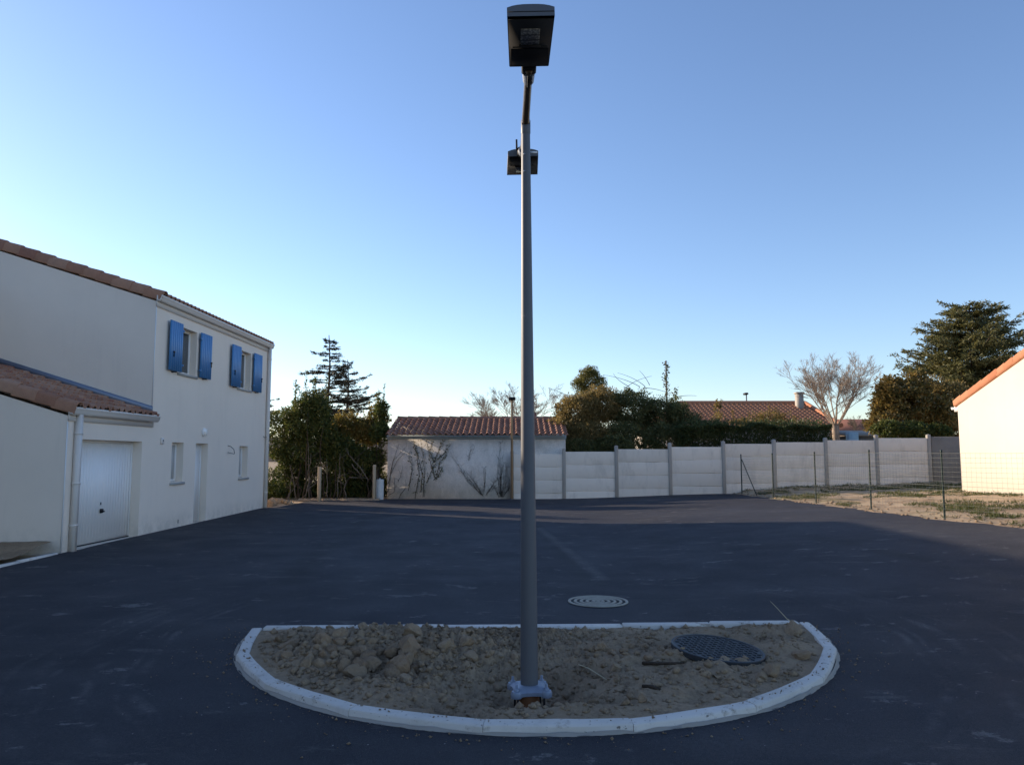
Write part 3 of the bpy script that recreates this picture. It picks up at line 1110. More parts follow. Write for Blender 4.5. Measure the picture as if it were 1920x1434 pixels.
# =================================================================== CONCRETE PANEL WALL
YW = 27.82
PX = [0.0, 1.87, 3.76, 5.69, 7.62, 9.45, 11.31, 13.15, 15.04]
PZ = [1.99, 2.07, 2.18, 2.28, 2.34, 2.40, 2.46, 2.57, 2.58]
TOPS = [1.88, 1.96, 2.05, 2.13, 2.24, 2.30, 2.37, 2.45]
pw_ = thing("concrete_panel_wall", "white stepped wall of stacked concrete panels between grey concrete posts", "wall", (7.5, YW, .3))
r5 = np.random.default_rng(12)
for x, z in zip(PX, PZ):
    m = MB()
    m.bbox((x - .062, YW - .07, -.1), (x + .062, YW + .07, z - .012), .012)
    m.add([(x - .05, YW - .058, z - .012), (x + .05, YW - .058, z - .012), (x + .05, YW + .058, z - .012), (x - .05, YW + .058, z - .012), (x, YW, z + .012)], [(0, 1, 4), (1, 2, 4), (2, 3, 4), (3, 0, 4)])
    obj("post", m, M_["post_concrete"], pw_)
for k, ztop in enumerate(TOPS):
    xa, xb = PX[k] + .045, PX[k + 1] - .045
    z = ztop
    q = 0
    while z > tz((xa + xb) / 2, YW) - .1:
        zb = z - .468
        # slightly wavy lower and upper edge, panel faces not quite flush
        n = 9
        yo = YW - .022 + r5.uniform(-.006, .006)
        xs = np.linspace(xa, xb, n)
        wob_t = r5.normal(size=n) * (.0015 if q == 0 else .004)
        wob_b = r5.normal(size=n) * .004 + .006
        m = MB()
        F = []
        V = []
        for i in range(n):
            V += [(xs[i], yo, zb + wob_b[i]), (xs[i], yo - .003, zb + .010 + wob_b[i]), (xs[i], yo - .003, z - .008 + wob_t[i]), (xs[i], yo, z + wob_t[i]), (xs[i], YW + .02, z + wob_t[i]), (xs[i], YW + .015, zb - .02)]
        for i in range(n - 1):
            for c in range(5):
                F.append((i * 6 + c, (i + 1) * 6 + c, (i + 1) * 6 + c + 1, i * 6 + c + 1))
            F.append((i * 6 + 5, (i + 1) * 6 + 5, (i + 1) * 6, i * 6))
        m.add(V, F)
        obj("panel", m, M_["panel_concrete"], pw_)
        z = zb - .004
        q += 1
ow = MB()
ow.bbox((15.14, YW - .02, -.1), (21, YW + .16, 2.50), .015)
tag(obj("old_wall", ow, M_["old_concrete"]), "dark weathered grey block wall beside the cream house", "wall")

# =================================================================== HOUSE ON THE RIGHT
XC = 13.4
rh = thing("cream_house", "sunlit cream house gable with orange tiled verge at the right edge", "house", (XC, 18.5, .6))
yA, yR, yB = 23.06, 17.6, 12.1
eav, slo = 3.30, .335
zR = eav + slo * (yA - yR)
m = MB()
m.prism([(yA, -.1), (yA, eav), (yR, zR), (yB, eav), (yB, -.1)], 0, XC, XC + 9)
obj("wall", m, M_["stucco_cream"], rh)
su = Vector((0, -1, slo)).normalized()
ro_me = RT.mesh("verge_tile", 40)
ro_me.materials.append(M_["tile_orange"])
rakes((XC + .07, yA + .14, eav + .06), su, Vector((1, 0, 0)), 16, rh, ro_me, local=False)
m = MB()
joined_tiles(m, frame((XC + 9, yA + .15, eav + .06), (-1, 0, 0), su), 42, 16)
joined_tiles(m, frame((XC + .1, yB - .15, eav + .06), (1, 0, 0), Vector((0, 1, slo))), 42, 16)
obj("roof", m, M_["tile_orange"], rh, kind="stuff")
obj("eave_board", MB().prism([(yA + .003, eav - .16), (yA + .22, eav - .16), (yA + .22, eav - .01), (yA + .003, eav + .05)], 0, XC + .02, XC + 9), M_["pvc_white"], rh)
obj("gutter", MB().prism([(yA + .222, eav - .10), (yA + .30, eav - .10), (yA + .33, eav - .02), (yA + .32, eav - .02), (yA + .29, eav - .08), (yA + .222, eav - .08)], 0, XC - .02, XC + 9), M_["pvc_white"], rh)
f_ = obj("window", MB().box((XC - .03, 14.2, 1.6), (XC + .02, 15.2, 2.7)), M_["pvc_white"], rh)
obj("pane", MB().box((XC - .035, 14.28, 1.68), (XC - .02, 15.12, 2.62)), M_["window_glass"], f_)

# =================================================================== WIRE FENCE
fence = thing("wire_fence", "green wire mesh fence with slim dark posts along the earth yard", "fence", (8.2, 21, .5))
FP = [(8.10, 27.3), (8.16, 24.2), (8.27, 21.1), (8.33, 18.0), (8.74, 15.7), (9.75, 13.1), (11.3, 11.0)]
HF = 1.38
fx = []
for x, y in FP:
    z = float(tz(x, y))
    fx.append((x, y, z))
    m = MB()
    m.tube([(x, y, z - .2), (x, y, z + HF + .03)], .021, 8)
    p = obj("post", m, M_["fence_green"], fence, smooth=50)
    obj("cap", MB().lathe([(.024, 0), (.024, .02), (.012, .032), (0, .034)], (x, y, z + HF + .022), 8), M_["fence_green"], p)
x, y, z = fx[0]
obj("brace", MB().tube([(x + .02, y - .02, z + HF * .90), (x + .19, y - 1.05, z + .03)], .017, 8), M_["fence_green"], fence)
for (xa, ya, za), (xb, yb, zb) in zip(fx, fx[1:]):
    m = MB()
    A, B = Vector((xa - .026, ya, za)), Vector((xb - .026, yb, zb))
    L = (B - A).length
    nw = 14
    for k in range(nw + 1):
        h = .06 + (HF - .08) * k / nw
        sag = -.006
        rad = .0022 if k not in (0, 7, nw) else .003
        up = Vector((0, 0, h))
        m.tube([A + up, A.lerp(B, .5) + up + Vector((0, 0, sag)), B + up], rad, 3, False)
    n = int(L / .1)
    for k in range(n):
        q = A.lerp(B, (k + .5) / n)
        m.tube([q + Vector((0, 0, .06)), q + Vector((0, 0, HF - .02))], .0015, 3, False)
    obj("wire_mesh", m, M_["wire_green"], fence)

# =================================================================== TRAFFIC ISLAND
IC = Vector((.21, 7.66, 0))
IZ = float(tz(.21, 7.0)) + .03
IR = .03
RO = 2.72
def isl(x, y):
    """world to island-local"""
    c, s = math.cos(-IR), math.sin(-IR)
    dx, dy = x - IC.x, y - IC.y
    return dx * c - dy * s, dx * s + dy * c

def base_z(lx, ly):
    c, s = math.cos(IR), math.sin(IR)
    return tz(IC.x + lx * c - ly * s, IC.y + lx * s + ly * c) + .03

PL = isl(.13, 5.95)
def soil_h(lx, ly):
    lx = np.asarray(lx, float)
    ly = np.asarray(ly, float)
    q = np.stack([lx * 1.6, ly * 1.6, np.zeros_like(lx)], -1).reshape(-1, 3)
    sh = lx.shape
    z = .035 + (fbm(q, 3, 40).reshape(sh) - .45) * .14
    z = z + .11 * np.exp(-(((lx + 1.35) / .55) ** 2 + ((ly + .85) / .45) ** 2))
    z = z + .06 * np.exp(-(((lx + .75) / .28) ** 2 + ((ly + .62) / .38) ** 2))
    z = z + .07 * np.exp(-(((lx + 2.15) / .3) ** 2 + ((ly + .35) / .25) ** 2))
    z = z + .07 * np.exp(-(((lx - 2.35) / .25) ** 2 + ((ly + .22) / .16) ** 2))
    z = z + .05 * np.exp(-(((lx - .6) / .35) ** 2 + ((ly + .7) / .2) ** 2))
    z = z + .05 * np.exp(-(((lx - 2.1) / .3) ** 2 + ((ly + 1.0) / .3) ** 2))
    z = z + .035 * np.exp(-(((ly + 2.36) / .13) ** 2 + ((lx) / 1.2) ** 2))
    r = np.hypot((lx - PL[0]) / 1.15, ly - PL[1])
    z = z - .15 * np.exp(-(r / .46) ** 4) - .09 * np.exp(-(r / .90) ** 2)
    z = z - .05 * np.exp(-(((lx - 1.62) / .55) ** 2 + ((ly + .62) / .45) ** 2) ** 2)
    cl = vnoise(q * 4.2, 60).reshape(sh)
    z = z + .075 * np.clip(cl - .4, 0, 1) + .08 * np.clip(vnoise(q * 2.2, 66).reshape(sh) - .5, 0, 1)
    rough = .5 + .9 * np.exp(-(((lx + 1.2) / 1.1) ** 2 + ((ly + .9) / .9) ** 2))
    z = z + rough * (.075 * np.abs(fbm(q * 9, 3, 70).reshape(sh) - .5) * 2 + .018 * (fbm(q * 26, 2, 80).reshape(sh) - .5))
    # keep below the kerb's top close to it
    rk = np.hypot(lx, ly)
    edge = np.clip((RO - .16 - rk) / .35, 0, 1) * np.clip((-.05 - ly) / .3, .25, 1)
    z = np.where(z > .045, .045 + (z - .045) * (.06 + .94 * edge), z)
    return z

def soil_mesh():
    mb = MB()
    nr, na = 130, 420
    P = []
    for i in range(nr + 1):
        f = i / nr
        for k in range(na + 1):
            a = math.pi + math.pi * k / na
            P.append((math.cos(a) * (RO - .10) * f, math.sin(a) * (RO - .10) * f - .05))
    P = np.array(P)
    P[:, 1] = np.minimum(P[:, 1], -.05)
    jit = np.random.default_rng(8).normal(size=P.shape) * .004
    rr_ = np.hypot(P[:, 0], P[:, 1])
    P = P + jit * (rr_ < RO - .2)[:, None]
    z = soil_h(P[:, 0], P[:, 1])
    V = np.concatenate([P, (z + base_z(P[:, 0], P[:, 1]))[:, None]], 1)
    n = na + 1
    i, k = np.meshgrid(np.arange(nr), np.arange(na))
    a = (i * n + k).ravel()
    mb.add(V, np.stack([a, a + n, a + n + 1, a + 1], 1))
    return mb
sroot = bpy.data.objects.new("island_soil", soil_mesh().mesh("island_soil", True))
sroot.data.materials.append(M_["soil"])
COL.objects.link(sroot)
sroot.location = (IC.x, IC.y, 0)
sroot.rotation_euler = (0, 0, IR)
sroot["kind"] = "structure"

kerb = thing("island_kerb", "pale concrete kerb ring of the half-round traffic island", "kerb", (IC.x, IC.y, 0), IR)
prof = [(RO + .006, -.08), (RO + .001, .044), (RO - .006, .054), (RO - .024, .060), (RO - .094, .062), (RO - .102, .056), (RO - .108, -.08)]
NS = 9
kr = np.random.default_rng(2)
for s in range(NS):
    a0 = math.pi + math.pi * s / NS + .0006
    a1 = math.pi + math.pi * (s + 1) / NS - .0006
    m = MB()
    V = []
    nseg = 6
    dz, dr = kr.uniform(-.004, .004), kr.uniform(-.006, .006)
    for i in range(nseg + 1):
        a = a0 + (a1 - a0) * i / nseg
        # stones are cast nearly straight: flatten the arc a little
        fl = math.cos((a1 - a0) / 2) / math.cos(a - (a0 + a1) / 2)
        fl = 1 + (fl - 1) * .6
        for (r, z) in prof:
            x, y = math.cos(a) * (r * fl + dr), math.sin(a) * (r * fl + dr)
            bz = float(base_z(x, y))
            V.append((x, y, bz + z + dz + kr.normal() * .0012))
    n = len(prof)
    F = []
    for i in range(nseg):
        for c in range(n - 1):
            F.append((i * n + c, (i + 1) * n + c, (i + 1) * n + c + 1, i * n + c + 1))
    F.append(tuple(range(n))[::-1])
    F.append(tuple(nseg * n + c for c in range(n)))
    m.add(V, F)
    obj("kerb_stone", m, M_["kerb_concrete"], kerb, local=True, smooth=35)
for s in range(6):
    xa = -(RO - .12) + s * ((RO - .12) * 2 / 6) + .0015
    xb = -(RO - .12) + (s + 1) * ((RO - .12) * 2 / 6) - .0015
    z = float(base_z((xa + xb) / 2, 0))
    obj("kerb_stone", MB().bbox((xa, -.055, z - .06), (xb, .060, z + .070 + kr.uniform(-.004, .004)), .012), M_["kerb_concrete"], kerb, local=True)
# ragged mortar bed squeezed out under the stones
m = MB()
V = []
na = 420
for k in range(na + 1):
    a = math.pi + math.pi * k / na
    w_ = .002 + .012 * vnoise(np.array([[k * .22, 0, 0]]), 3)[0] + .008 * vnoise(np.array([[k * .9, 3, 0]]), 4)[0]
    h_ = .002 + .010 * vnoise(np.array([[k * .17, 9, 0]]), 5)[0]
    for r, z in ((RO - .01, h_ + .012), (RO + .012, h_), (RO + .006 + w_, .006), (RO + .012 + w_, -.04)):
        x, y = math.cos(a) * r, math.sin(a) * r
        V.append((x, y, float(base_z(x, y)) + z))
F = [(i * 4 + c, i * 4 + c + 1, (i + 1) * 4 + c + 1, (i + 1) * 4 + c) for i in range(na) for c in range(3)]
m.add(V, [f[::-1] for f in F])
obj("mortar_bed", m, M_["mortar_concrete"], kerb, local=True, smooth=True)

def soil_pt(u, v):
    """point on the island's soil seen at (u, v)"""
    a, b, c = ray(u, v)
    k = np.arange(3.0, 12, .01)
    x, y, z = a * k, b * k, CAM_H + c * k
    lx, ly = isl(x, y)
    hit = z <= base_z(lx, ly) + soil_h(lx, ly)
    i = int(np.argmax(hit)) if hit.any() else len(k) - 1
    return Vector((x[i], y[i], z[i]))

def clod_mesh(seed, n=3):
    import bmesh
    bm = bmesh.new()
    bmesh.ops.create_icosphere(bm, subdivisions=n, radius=1)
    g = np.random.default_rng(seed)
    P = np.array([tuple(v.co) for v in bm.verts])
    off = g.uniform(0, 50, 3)
    d = fbm(P * 1.1 + off, 3, seed) * 1.1 + .25 * fbm(P * 3.5 + off, 3, seed + 5) + .45
    # angular: clip by a few planes
    Q = P * d[:, None]
    for _ in range(7):
        nrm = g.normal(size=3)
        nrm /= np.linalg.norm(nrm)
        lim = g.uniform(.55, .82)
        h = Q @ nrm
        Q = Q - np.outer(np.clip(h - lim, 0, None) * .85, nrm)
    Q = Q + (fbm(P * 7 + off, 3, seed + 9) - .5)[:, None] * P * .28
    for v, q in zip(bm.verts, Q):
        v.co = q
    me = bpy.data.meshes.new("soil_clod")
    bm.to_mesh(me)
    bm.free()
    me.materials.append(M_["soil"])
    me.polygons.foreach_set("use_smooth", np.ones(len(me.polygons), bool))
    me.set_sharp_from_angle(angle=R(48))
    return me
CL = [clod_mesh(s) for s in range(8)]
CLS = [clod_mesh(s + 20, 2) for s in range(5)]
big = [(748, 1250, .105, "largest pale upright clod in front of the soil heap"),
       (768, 1222, .110, "broad clod on the right shoulder of the soil heap"),
       (664, 1268, .080, "rounded pale clod at the foot of the heap, lower left of the largest"),
       (776, 1256, .055, "small clod tucked just right of the largest clod"),
       (872, 1208, .075, "lone clod by the back kerb between heap and lamp post"),
       (547, 1192, .048, "dark clod perched by the back kerb near the island's left corner"),
       (628, 1196, .060, "clod beside the back kerb, left end of the soil heap"),
       (690, 1238, .070, "clod halfway down the front of the soil heap"),
       (600, 1250, .060, "clod low on the left flank of the soil heap"),
       (1448, 1262, .075, "flat clod by the front kerb right of the black cover"),
       (1428, 1272, .055, "clod just left of the flat clod by the front kerb"),
       (1500, 1232, .075, "clod near the island's right end beside the curved kerb"),
       (1486, 1184, .080, "soil lump spilling over the back kerb at the right corner"),
       (1130, 1217, .060, "broken clod cluster behind the lamp post on the right")]
cr = random.Random(9)
def clod(p, s, me, label, group=None, sink=.25):
    o = obj("soil_clod", me, None, M=Matrix.Translation(p + Vector((0, 0, s * (.45 - sink)))) @ Matrix.Rotation(cr.uniform(0, 6.3), 4, 'Z') @ Matrix.Rotation(cr.uniform(-.5, .5), 4, 'X') @ Matrix.Diagonal((s * cr.uniform(.9, 1.2), s * cr.uniform(.8, 1.1), s * cr.uniform(.75, 1.0), 1)))
    return tag(o, label, "clod", group)
for k, (u, v, s, lab) in enumerate(big):
    clod(soil_pt(u, v), s, CL[k % 8], lab)
for k in range(150):
    if k < 90:
        u, v = cr.gauss(650, 75), cr.gauss(1222, 22)
        g_, lab = "clods of the soil heap", "smaller grey-brown clod on the soil heap left of the lamp post"
    else:
        u, v = cr.uniform(500, 1500), cr.uniform(1205, 1330)
        g_, lab = "loose clods lying on the island", "small loose clod on the island's soil away from the heap"
    p = soil_pt(u, v)
    lx, ly = isl(p.x, p.y)
    if math.hypot(lx, ly) > RO - .27 or ly > -.12 or math.hypot(lx - PL[0], ly - PL[1]) < .25 or math.hypot(p.x - 1.85, p.y - 7.08) < .5:
        continue
    s = min(.08, .022 + cr.expovariate(1 / .019)) if k < 90 else cr.uniform(.016, .040)
    clod(p, s, CL[k % 8] if k < 90 else CLS[k % 5], lab, g_)
# crumbs too many to count
m = MB()
gr = np.random.default_rng(5)
base = np.array([(1, 0, 0), (-1, 0, 0), (0, 1, 0), (0, -1, 0), (0, 0, .8), (0, 0, -.8)], float)
F8 = np.array([(0, 2, 4), (2, 1, 4), (1, 3, 4), (3, 0, 4), (2, 0, 5), (1, 2, 5), (3, 1, 5), (0, 3, 5)])
n = 5200
a = gr.uniform(math.pi, 2 * math.pi, n)
r_ = (RO - .18) * np.sqrt(gr.uniform(0, 1, n))
lx, ly = np.cos(a) * r_, np.sin(a) * r_ - .06
half = n // 3
lx[:half] = gr.normal(-1.25, .6, half)
ly[:half] = gr.normal(-1.05, .5, half)
cvx, cvy = isl(1.86, 7.02)
ok = (np.hypot(lx, ly) < RO - .18) & (ly < -.07) & (np.hypot(lx - cvx, ly - cvy) > .44)
lx, ly = lx[ok], ly[ok]
hz = soil_h(lx, ly) + base_z(lx, ly)
sz = np.minimum(.006 + gr.exponential(.008, len(lx)), .040)
for x, y, z, s in zip(lx, ly, hz, sz):
    v = base * s * gr.uniform(.7, 1.25, 3) + gr.normal(size=(6, 3)) * s * .22 + (x, y, z + s * .25)
    m.add(v, F8)
o = obj("soil_crumbs", m, M_["soil"], M=Matrix.Translation((IC.x, IC.y, 0)) @ Matrix.Rotation(IR, 4, 'Z'))
tag(o, "small crumbs and pebbles strewn over the island's soil", "soil crumbs", None, "stuff")
# crumbs spilt on asphalt round the kerb
m = MB()
for k in range(420):
    a = gr.uniform(math.pi * .98, 2.02 * math.pi)
    onk = k > 300
    r = RO - .09 + gr.uniform(0, .05) if onk else RO + .04 + gr.exponential(.16)
    x, y = IC.x + math.cos(a) * r, IC.y + math.sin(a) * r
    s = min(.003 + gr.exponential(.003), .012)
    v = base * s + gr.normal(size=(6, 3)) * s * .25 + (x, y, float(tz(x, y)) + .035 + (.058 if onk else 0) + s * .4)
    m.add(v, F8)
tag(obj("spilt_crumbs", m, M_["soil"]), "tiny soil crumbs spilt on the kerb and asphalt round the island", "soil crumbs", None, "stuff")

# straw stalks, roots
def stalk(name, pts, r, mat, label, cat):
    P = [soil_pt(u, v) + Vector((0, 0, h)) for u, v, h in pts]
    tag(obj(name, MB().tube(P, [r, r, r * .8, r * .5][:len(P)] if len(P) <= 4 else r, 5), M_[mat]), label, cat)
stalk("straw_stalk", [(1085, 1250, .02), (1105, 1265, .05), (1138, 1277, .012)], .004, "straw", "pale dry stalk lying on the soil right of the lamp post", "stalk")
stalk("straw_stalk", [(1500, 1185, .05), (1476, 1180, .10), (1458, 1178, .19), (1446, 1178, .25)], .004, "straw", "pale dry stalk sticking up at the island's right corner", "stalk")
stalk("root_piece", [(1205, 1246, .015), (1235, 1250, .028), (1262, 1250, .028), (1282, 1244, .012)], .014, "bark_dark", "dark curved root piece lying left of the black cover", "root")
stalk("root_piece", [(1205, 1288, .008), (1222, 1292, .022), (1238, 1296, .010)], .014, "bark_dark", "short dark root piece lying in the soil before the front kerb", "root")

# black inspection cover, tilted on the soil
cc = soil_pt(1346, 1226)
cv = thing("inspection_cover", "round black inspection cover with tread pattern lying tilted on the soil", "cover", (cc.x, cc.y, cc.z))
Mc = Matrix.Translation((cc.x, cc.y, cc.z + .045)) @ Matrix.Rotation(R(5.0), 4, 'Y') @ Matrix.Rotation(R(3.0), 4, 'X') @ Matrix.Rotation(.4, 4, 'Z')
RC = .385
obj("plate", MB().lathe([(0, -.05), (RC - .03, -.05), (RC, -.03), (RC, .006), (RC - .006, .012), (RC - .022, .012), (RC - .026, .004), (0, .004)], (0, 0, 0), 48), M_["cover_black"], cv, M=Mc, smooth=40)
m = MB()
st = .052
for ix in range(-8, 9):
    for iy in range(-8, 9):
        x, y = ix * st, iy * st
        if math.hypot(x, y) > RC - .05:
            continue
        if (ix + iy) % 2:
            m.bbox((x - .021, y - .007, .003), (x + .021, y + .007, .0115), .003)
        else:
            m.bbox((x - .007, y - .021, .003), (x + .007, y + .021, .0115), .003)
obj("tread", m, M_["cover_black"], cv, M=Mc, kind="stuff")
obj("lifting_hole_shade", MB().bbox((RC - .10, -.012, .003), (RC - .05, .012, .007), .002), M_["dark_inside"], cv, M=Mc)  # solid dark block; the hole's inner shade is only its colour

# iron manhole in the asphalt
mx, my = 1.0, 9.13
mz = float(tz(mx, my)) + .036
mh = thing("manhole_cover", "round iron manhole cover with concentric rings set in the asphalt", "manhole", (mx, my, mz))
Mm = Matrix.Translation((mx, my, mz))
obj("plate", MB().lathe([(.355, -.01), (.355, .003), (0, .003)], (0, 0, 0), 48), M_["iron_dark"], mh, M=Mm)
for k, r in enumerate((.350, .282, .214, .146, .078)):
    obj("ring", MB().lathe([(r, .002), (r - .003, .012), (r - .030, .012), (r - .033, .002)], (0, 0, 0), 48), M_["cover_iron"], mh, M=Mm)
obj("hub", MB().lathe([(.022, .002), (.02, .012), (0, .012)], (0, 0, 0), 20), M_["cover_iron"], mh, M=Mm)

# =================================================================== LAMP POST
LX, LY = .13, 5.95
LZ = .078
lamp = thing("street_lamp", "tall grey double-headed street lamp standing in the traffic island", "street lamp", (LX, LY, LZ))
TIPX, TIPZ = LX - .020, 4.47
obj("pole", MB().tube([(LX, LY, LZ), (LX - .002, LY, LZ + .45), (TIPX, LY, TIPZ)], [.066, .064, .034], 28), M_["lamp_grey"], lamp, smooth=50)
# arm: crosses the top of the pole from front to back
def armp(s):
    return Vector((TIPX + .010 * s, LY - s * .90, TIPZ + .045))
fa = [Vector((TIPX, LY + .03, TIPZ - .02)), Vector((TIPX, LY - .10, TIPZ + .012)), Vector((TIPX + .004, LY - .32, TIPZ + .035)), armp(.86)]
ba = [Vector((TIPX, LY - .03, TIPZ - .021)), Vector((TIPX, LY + .10, TIPZ + .011)), Vector((TIPX - .004, LY + .32, TIPZ + .034)), armp(-.90)]
obj("arm", MB().tube(fa, [.033, .031, .030, .029], 18), M_["lamp_brown"], lamp, smooth=50)  # brown tint stands for warm sky glow on the grey arm
obj("arm", MB().tube(ba, [.032, .031, .030, .029], 18), M_["lamp_grey"], lamp, smooth=50)
obj("collar", MB().lathe([(.036, -.10), (.0385, -.09), (.0385, .012), (.034, .02), (0, .02)], (TIPX, LY, TIPZ), 24), M_["lamp_grey"], lamp, smooth=40)
for dz in (-.28, -.42):
    obj("screw", MB().lathe([(.007, 0), (.007, .008), (0, .010)], (TIPX - .012, LY - .038, TIPZ + dz), 8, Matrix.Rotation(math.pi / 2, 4, 'X')), M_["alu_cast"], lamp)

def luminaire(sgn):
    """head pointing along -y (sgn 1) or +y (-1); local x across, y outward, z up"""
    base = armp(.90 * sgn)
    rot = Matrix.Rotation(math.pi if sgn > 0 else 0, 4, 'Z')
    M = Matrix.Translation(base) @ rot @ Matrix.Rotation(R(3.5), 4, 'X') @ Matrix.Rotation(R(1.2 * sgn), 4, 'Y')
    L = .56
    w0, w1 = .138, .150
    m = MB()
    rows = []
    ny, nxn = 8, 9
    for i in range(ny + 1):
        f = i / ny
        y = f * L
        w = w0 + (w1 - w0) * f
        top = .058 + .034 * math.sin(math.pi * (.10 + .55 * f))
        if i == ny:
            top -= .006
        ring = []
        for k in range(nxn + 1):
            s = -1 + 2 * k / nxn
            ring.append((s * w, y, top - .022 * abs(s) ** 3))
        ring.append((w, y, .0))
        ring.append((-w, y, .0))
        rows.append(ring)
    n = len(rows[0])
    V = [p for r in rows for p in r]
    F = []
    for i in range(ny):
        for k in range(n):
            if k == n - 2:
                continue
            F.append((i * n + k, i * n + (k + 1) % n, (i + 1) * n + (k + 1) % n, (i + 1) * n + k))
    F.append(tuple(range(n)))
    F.append(tuple(ny * n + k for k in range(n))[::-1])
    m.add(V, [f[::-1] for f in F])
    head = obj("luminaire", m, M_["lamp_grey"], lamp, M=M, smooth=35)
    def sub(name, mb, mat):
        o = obj(name, mb, M_[mat], head)
        return o
    sub("underside", MB().add([(-w0 + .004, .004, .002), (w0 - .004, .004, .002), (w0 - .004, .004, -.006), (-w0 + .004, .004, -.006), (-w1 + .006, L - .03, .002), (w1 - .006, L - .03, .002), (w1 - .006, L - .03, -.006), (-w1 + .006, L - .03, -.006)], [(0, 1, 2, 3), (5, 4, 7, 6), (3, 2, 6, 7), (1, 5, 6, 2), (4, 0, 3, 7)]), "lamp_black")
    sub("led_panel", MB().bbox((-.062, .27, -.014), (.062, .44, -.004), .003), "led_lens")
    for q in range(2):
        sub("led_divider", MB().box((-.062, .325 + q * .055, -.016), (.062, .330 + q * .055, -.0142)), "lamp_black")
    sub("led_frame", MB().box((-.072, .255, -.020), (.072, .268, -.004)).box((-.115, .238, -.012), (.115, .244, -.004)), "lamp_black")
    sub("front_lip", MB().box((-w1 + .002, L - .001, .028), (w1 - .002, L + .003, .032)), "lamp_black")
    sub("rear_cover", MB().bbox((-w0 + .012, .012, -.013), (w0 - .012, .225, -.0062), .004), "lamp_black")
    sub("neck", MB().bbox((-.052, -.10, -.012), (.052, .004, .055), .012), "lamp_black")
    obj("socket", MB().tube([(0, -.19, .0), (0, -.085, .008)], [.040, .046], 18), M_["alu_cast"], head, smooth=50)
    sub("socket_fin", MB().bbox((-.012, -.20, -.052), (.012, -.06, -.034), .004).bbox((-.022, -.17, -.047), (-.017, -.06, -.03), .001), "lamp_black")
    if sgn < 0:
        sub("sensor_fin", MB().prism([(-.16, .03), (-.06, .03), (-.06, .09), (-.10, .12), (-.12, .07)], 0, -.066, -.050), "lamp_black")
        sub("reflector_label", MB().box((.06, -.002, .024), (.13, .0005, .040)), "pvc_white")
    return head
luminaire(1)
luminaire(-1)
# cast base with lugs and nuts
def star():
    m = MB()
    n = 48
    prof = []
    for z, sc in ((-.028, 1.0), (-.006, 1.0), (.012, .80), (.022, .60)):
        for k in range(n):
            a = 2 * math.pi * k / n + math.pi / 4
            r = .118 + .045 * max(0, math.cos(4 * (a - math.pi / 4))) ** 1.2 - .012 * max(0, -math.cos(4 * (a - math.pi / 4)))
            r = r * sc if sc == 1.0 else max(.06, r * sc)
            prof.append((r * math.cos(a), r * math.sin(a), z))
    F = []
    for i in range(3):
        for k in range(n):
            F.append((i * n + k, i * n + (k + 1) % n, (i + 1) * n + (k + 1) % n, (i + 1) * n + k))
    F.append(tuple(range(n))[::-1])
    F.append(tuple(3 * n + k for k in range(n)))
    m.add(prof, F)
    return m
bp = obj("base_plate", star(), M_["alu_cast"], lamp, M=Matrix.Translation((LX, LY, LZ)) @ Matrix.Rotation(.12, 4, 'Z') @ Matrix.Scale(1.15, 4), smooth=40)
for k in range(4):
    a = math.pi / 4 + k * math.pi / 2 + .12
    a -= .12
    x, y = .137 * math.cos(a), .137 * math.sin(a)
    obj("lug", MB().lathe([(.036, -.035), (.038, -.01), (.030, .006), (.018, .008)], (x, y, 0), 14), M_["alu_cast"], bp, smooth=40)
    obj("nut", MB().lathe([(.017, .0), (.017, .020), (.009, .022), (.009, .044), (0, .045)], (x, y, 0), 6), M_["alu_cast"], bp)
obj("conduit", MB().tube([(LX - .01, LY - .02, LZ - .20), (LX - .01, LY - .02, LZ - .02)], .085, 20), M_["conduit"], lamp, smooth=50)
for k in range(4):
    a = math.pi / 4 + k * math.pi / 2 + .12
    obj("anchor_rod", MB().tube([(LX + .137 * math.cos(a), LY + .137 * math.sin(a), LZ - .2), (LX + .137 * math.cos(a), LY + .137 * math.sin(a), LZ)], .008, 8), M_["black_metal"], lamp)

# far lamp against the outbuilding
q = at(960, 936, 27.45)
fl = thing("street_lamp", "slim brown street lamp with flat head in front of the outbuilding", "street lamp", (q.x, 27.45, q.z))
zt2 = at(960, 750, 27.45).z
obj("pole", MB().tube([(q.x, 27.45, q.z - .05), (q.x, 27.45, zt2)], [.055, .035], 12), M_["lamp_brown"], fl, smooth=50)
obj("head", MB().bbox((q.x - .125, 26.95, zt2 - .01), (q.x + .125, 27.52, zt2 + .075), .02), M_["lamp_black"], fl)
obj("base_plate", MB().bbox((q.x - .09, 27.36, q.z - .01), (q.x + .09, 27.54, q.z + .02), .005), M_["lamp_grey"], fl)

# =================================================================== SMALL THINGS AT THE BACK LEFT
def sq_post(u, vt, vb, Y, w, label):
    a_, b_ = at(u, vb, Y), at(u, vt, Y)
    t = obj("fence_post", MB().bbox((a_.x - w, Y - w, a_.z - .2), (a_.x + w, Y + w, b_.z), .012), M_["wood_post"])
    tag(t, label, "post", "posts before the dark shrubs")
sq_post(598, 875, 941, 26.5, .055, "square pale post standing alone before the dark shrubs")
sq_post(701, 871, 939, 27.2, .050, "square pale post beside the white cylinder by the outbuilding")
a_ = at(712, 938, 27.4)
tk = thing("white_cylinder", "weathered white concrete cylinder standing between post and outbuilding", "cylinder", tuple(a_))
obj("body", MB().lathe([(0, -.1), (.135, -.1), (.135, .70), (.125, .715), (0, .715)], (a_.x, a_.y, a_.z), 28), M_["tank_white"], tk, smooth=40)
obj("lid", MB().lathe([(.14, .7), (.14, .725), (.11, .74), (0, .742)], (a_.x, a_.y, a_.z), 28), M_["tank_white"], tk, smooth=40)
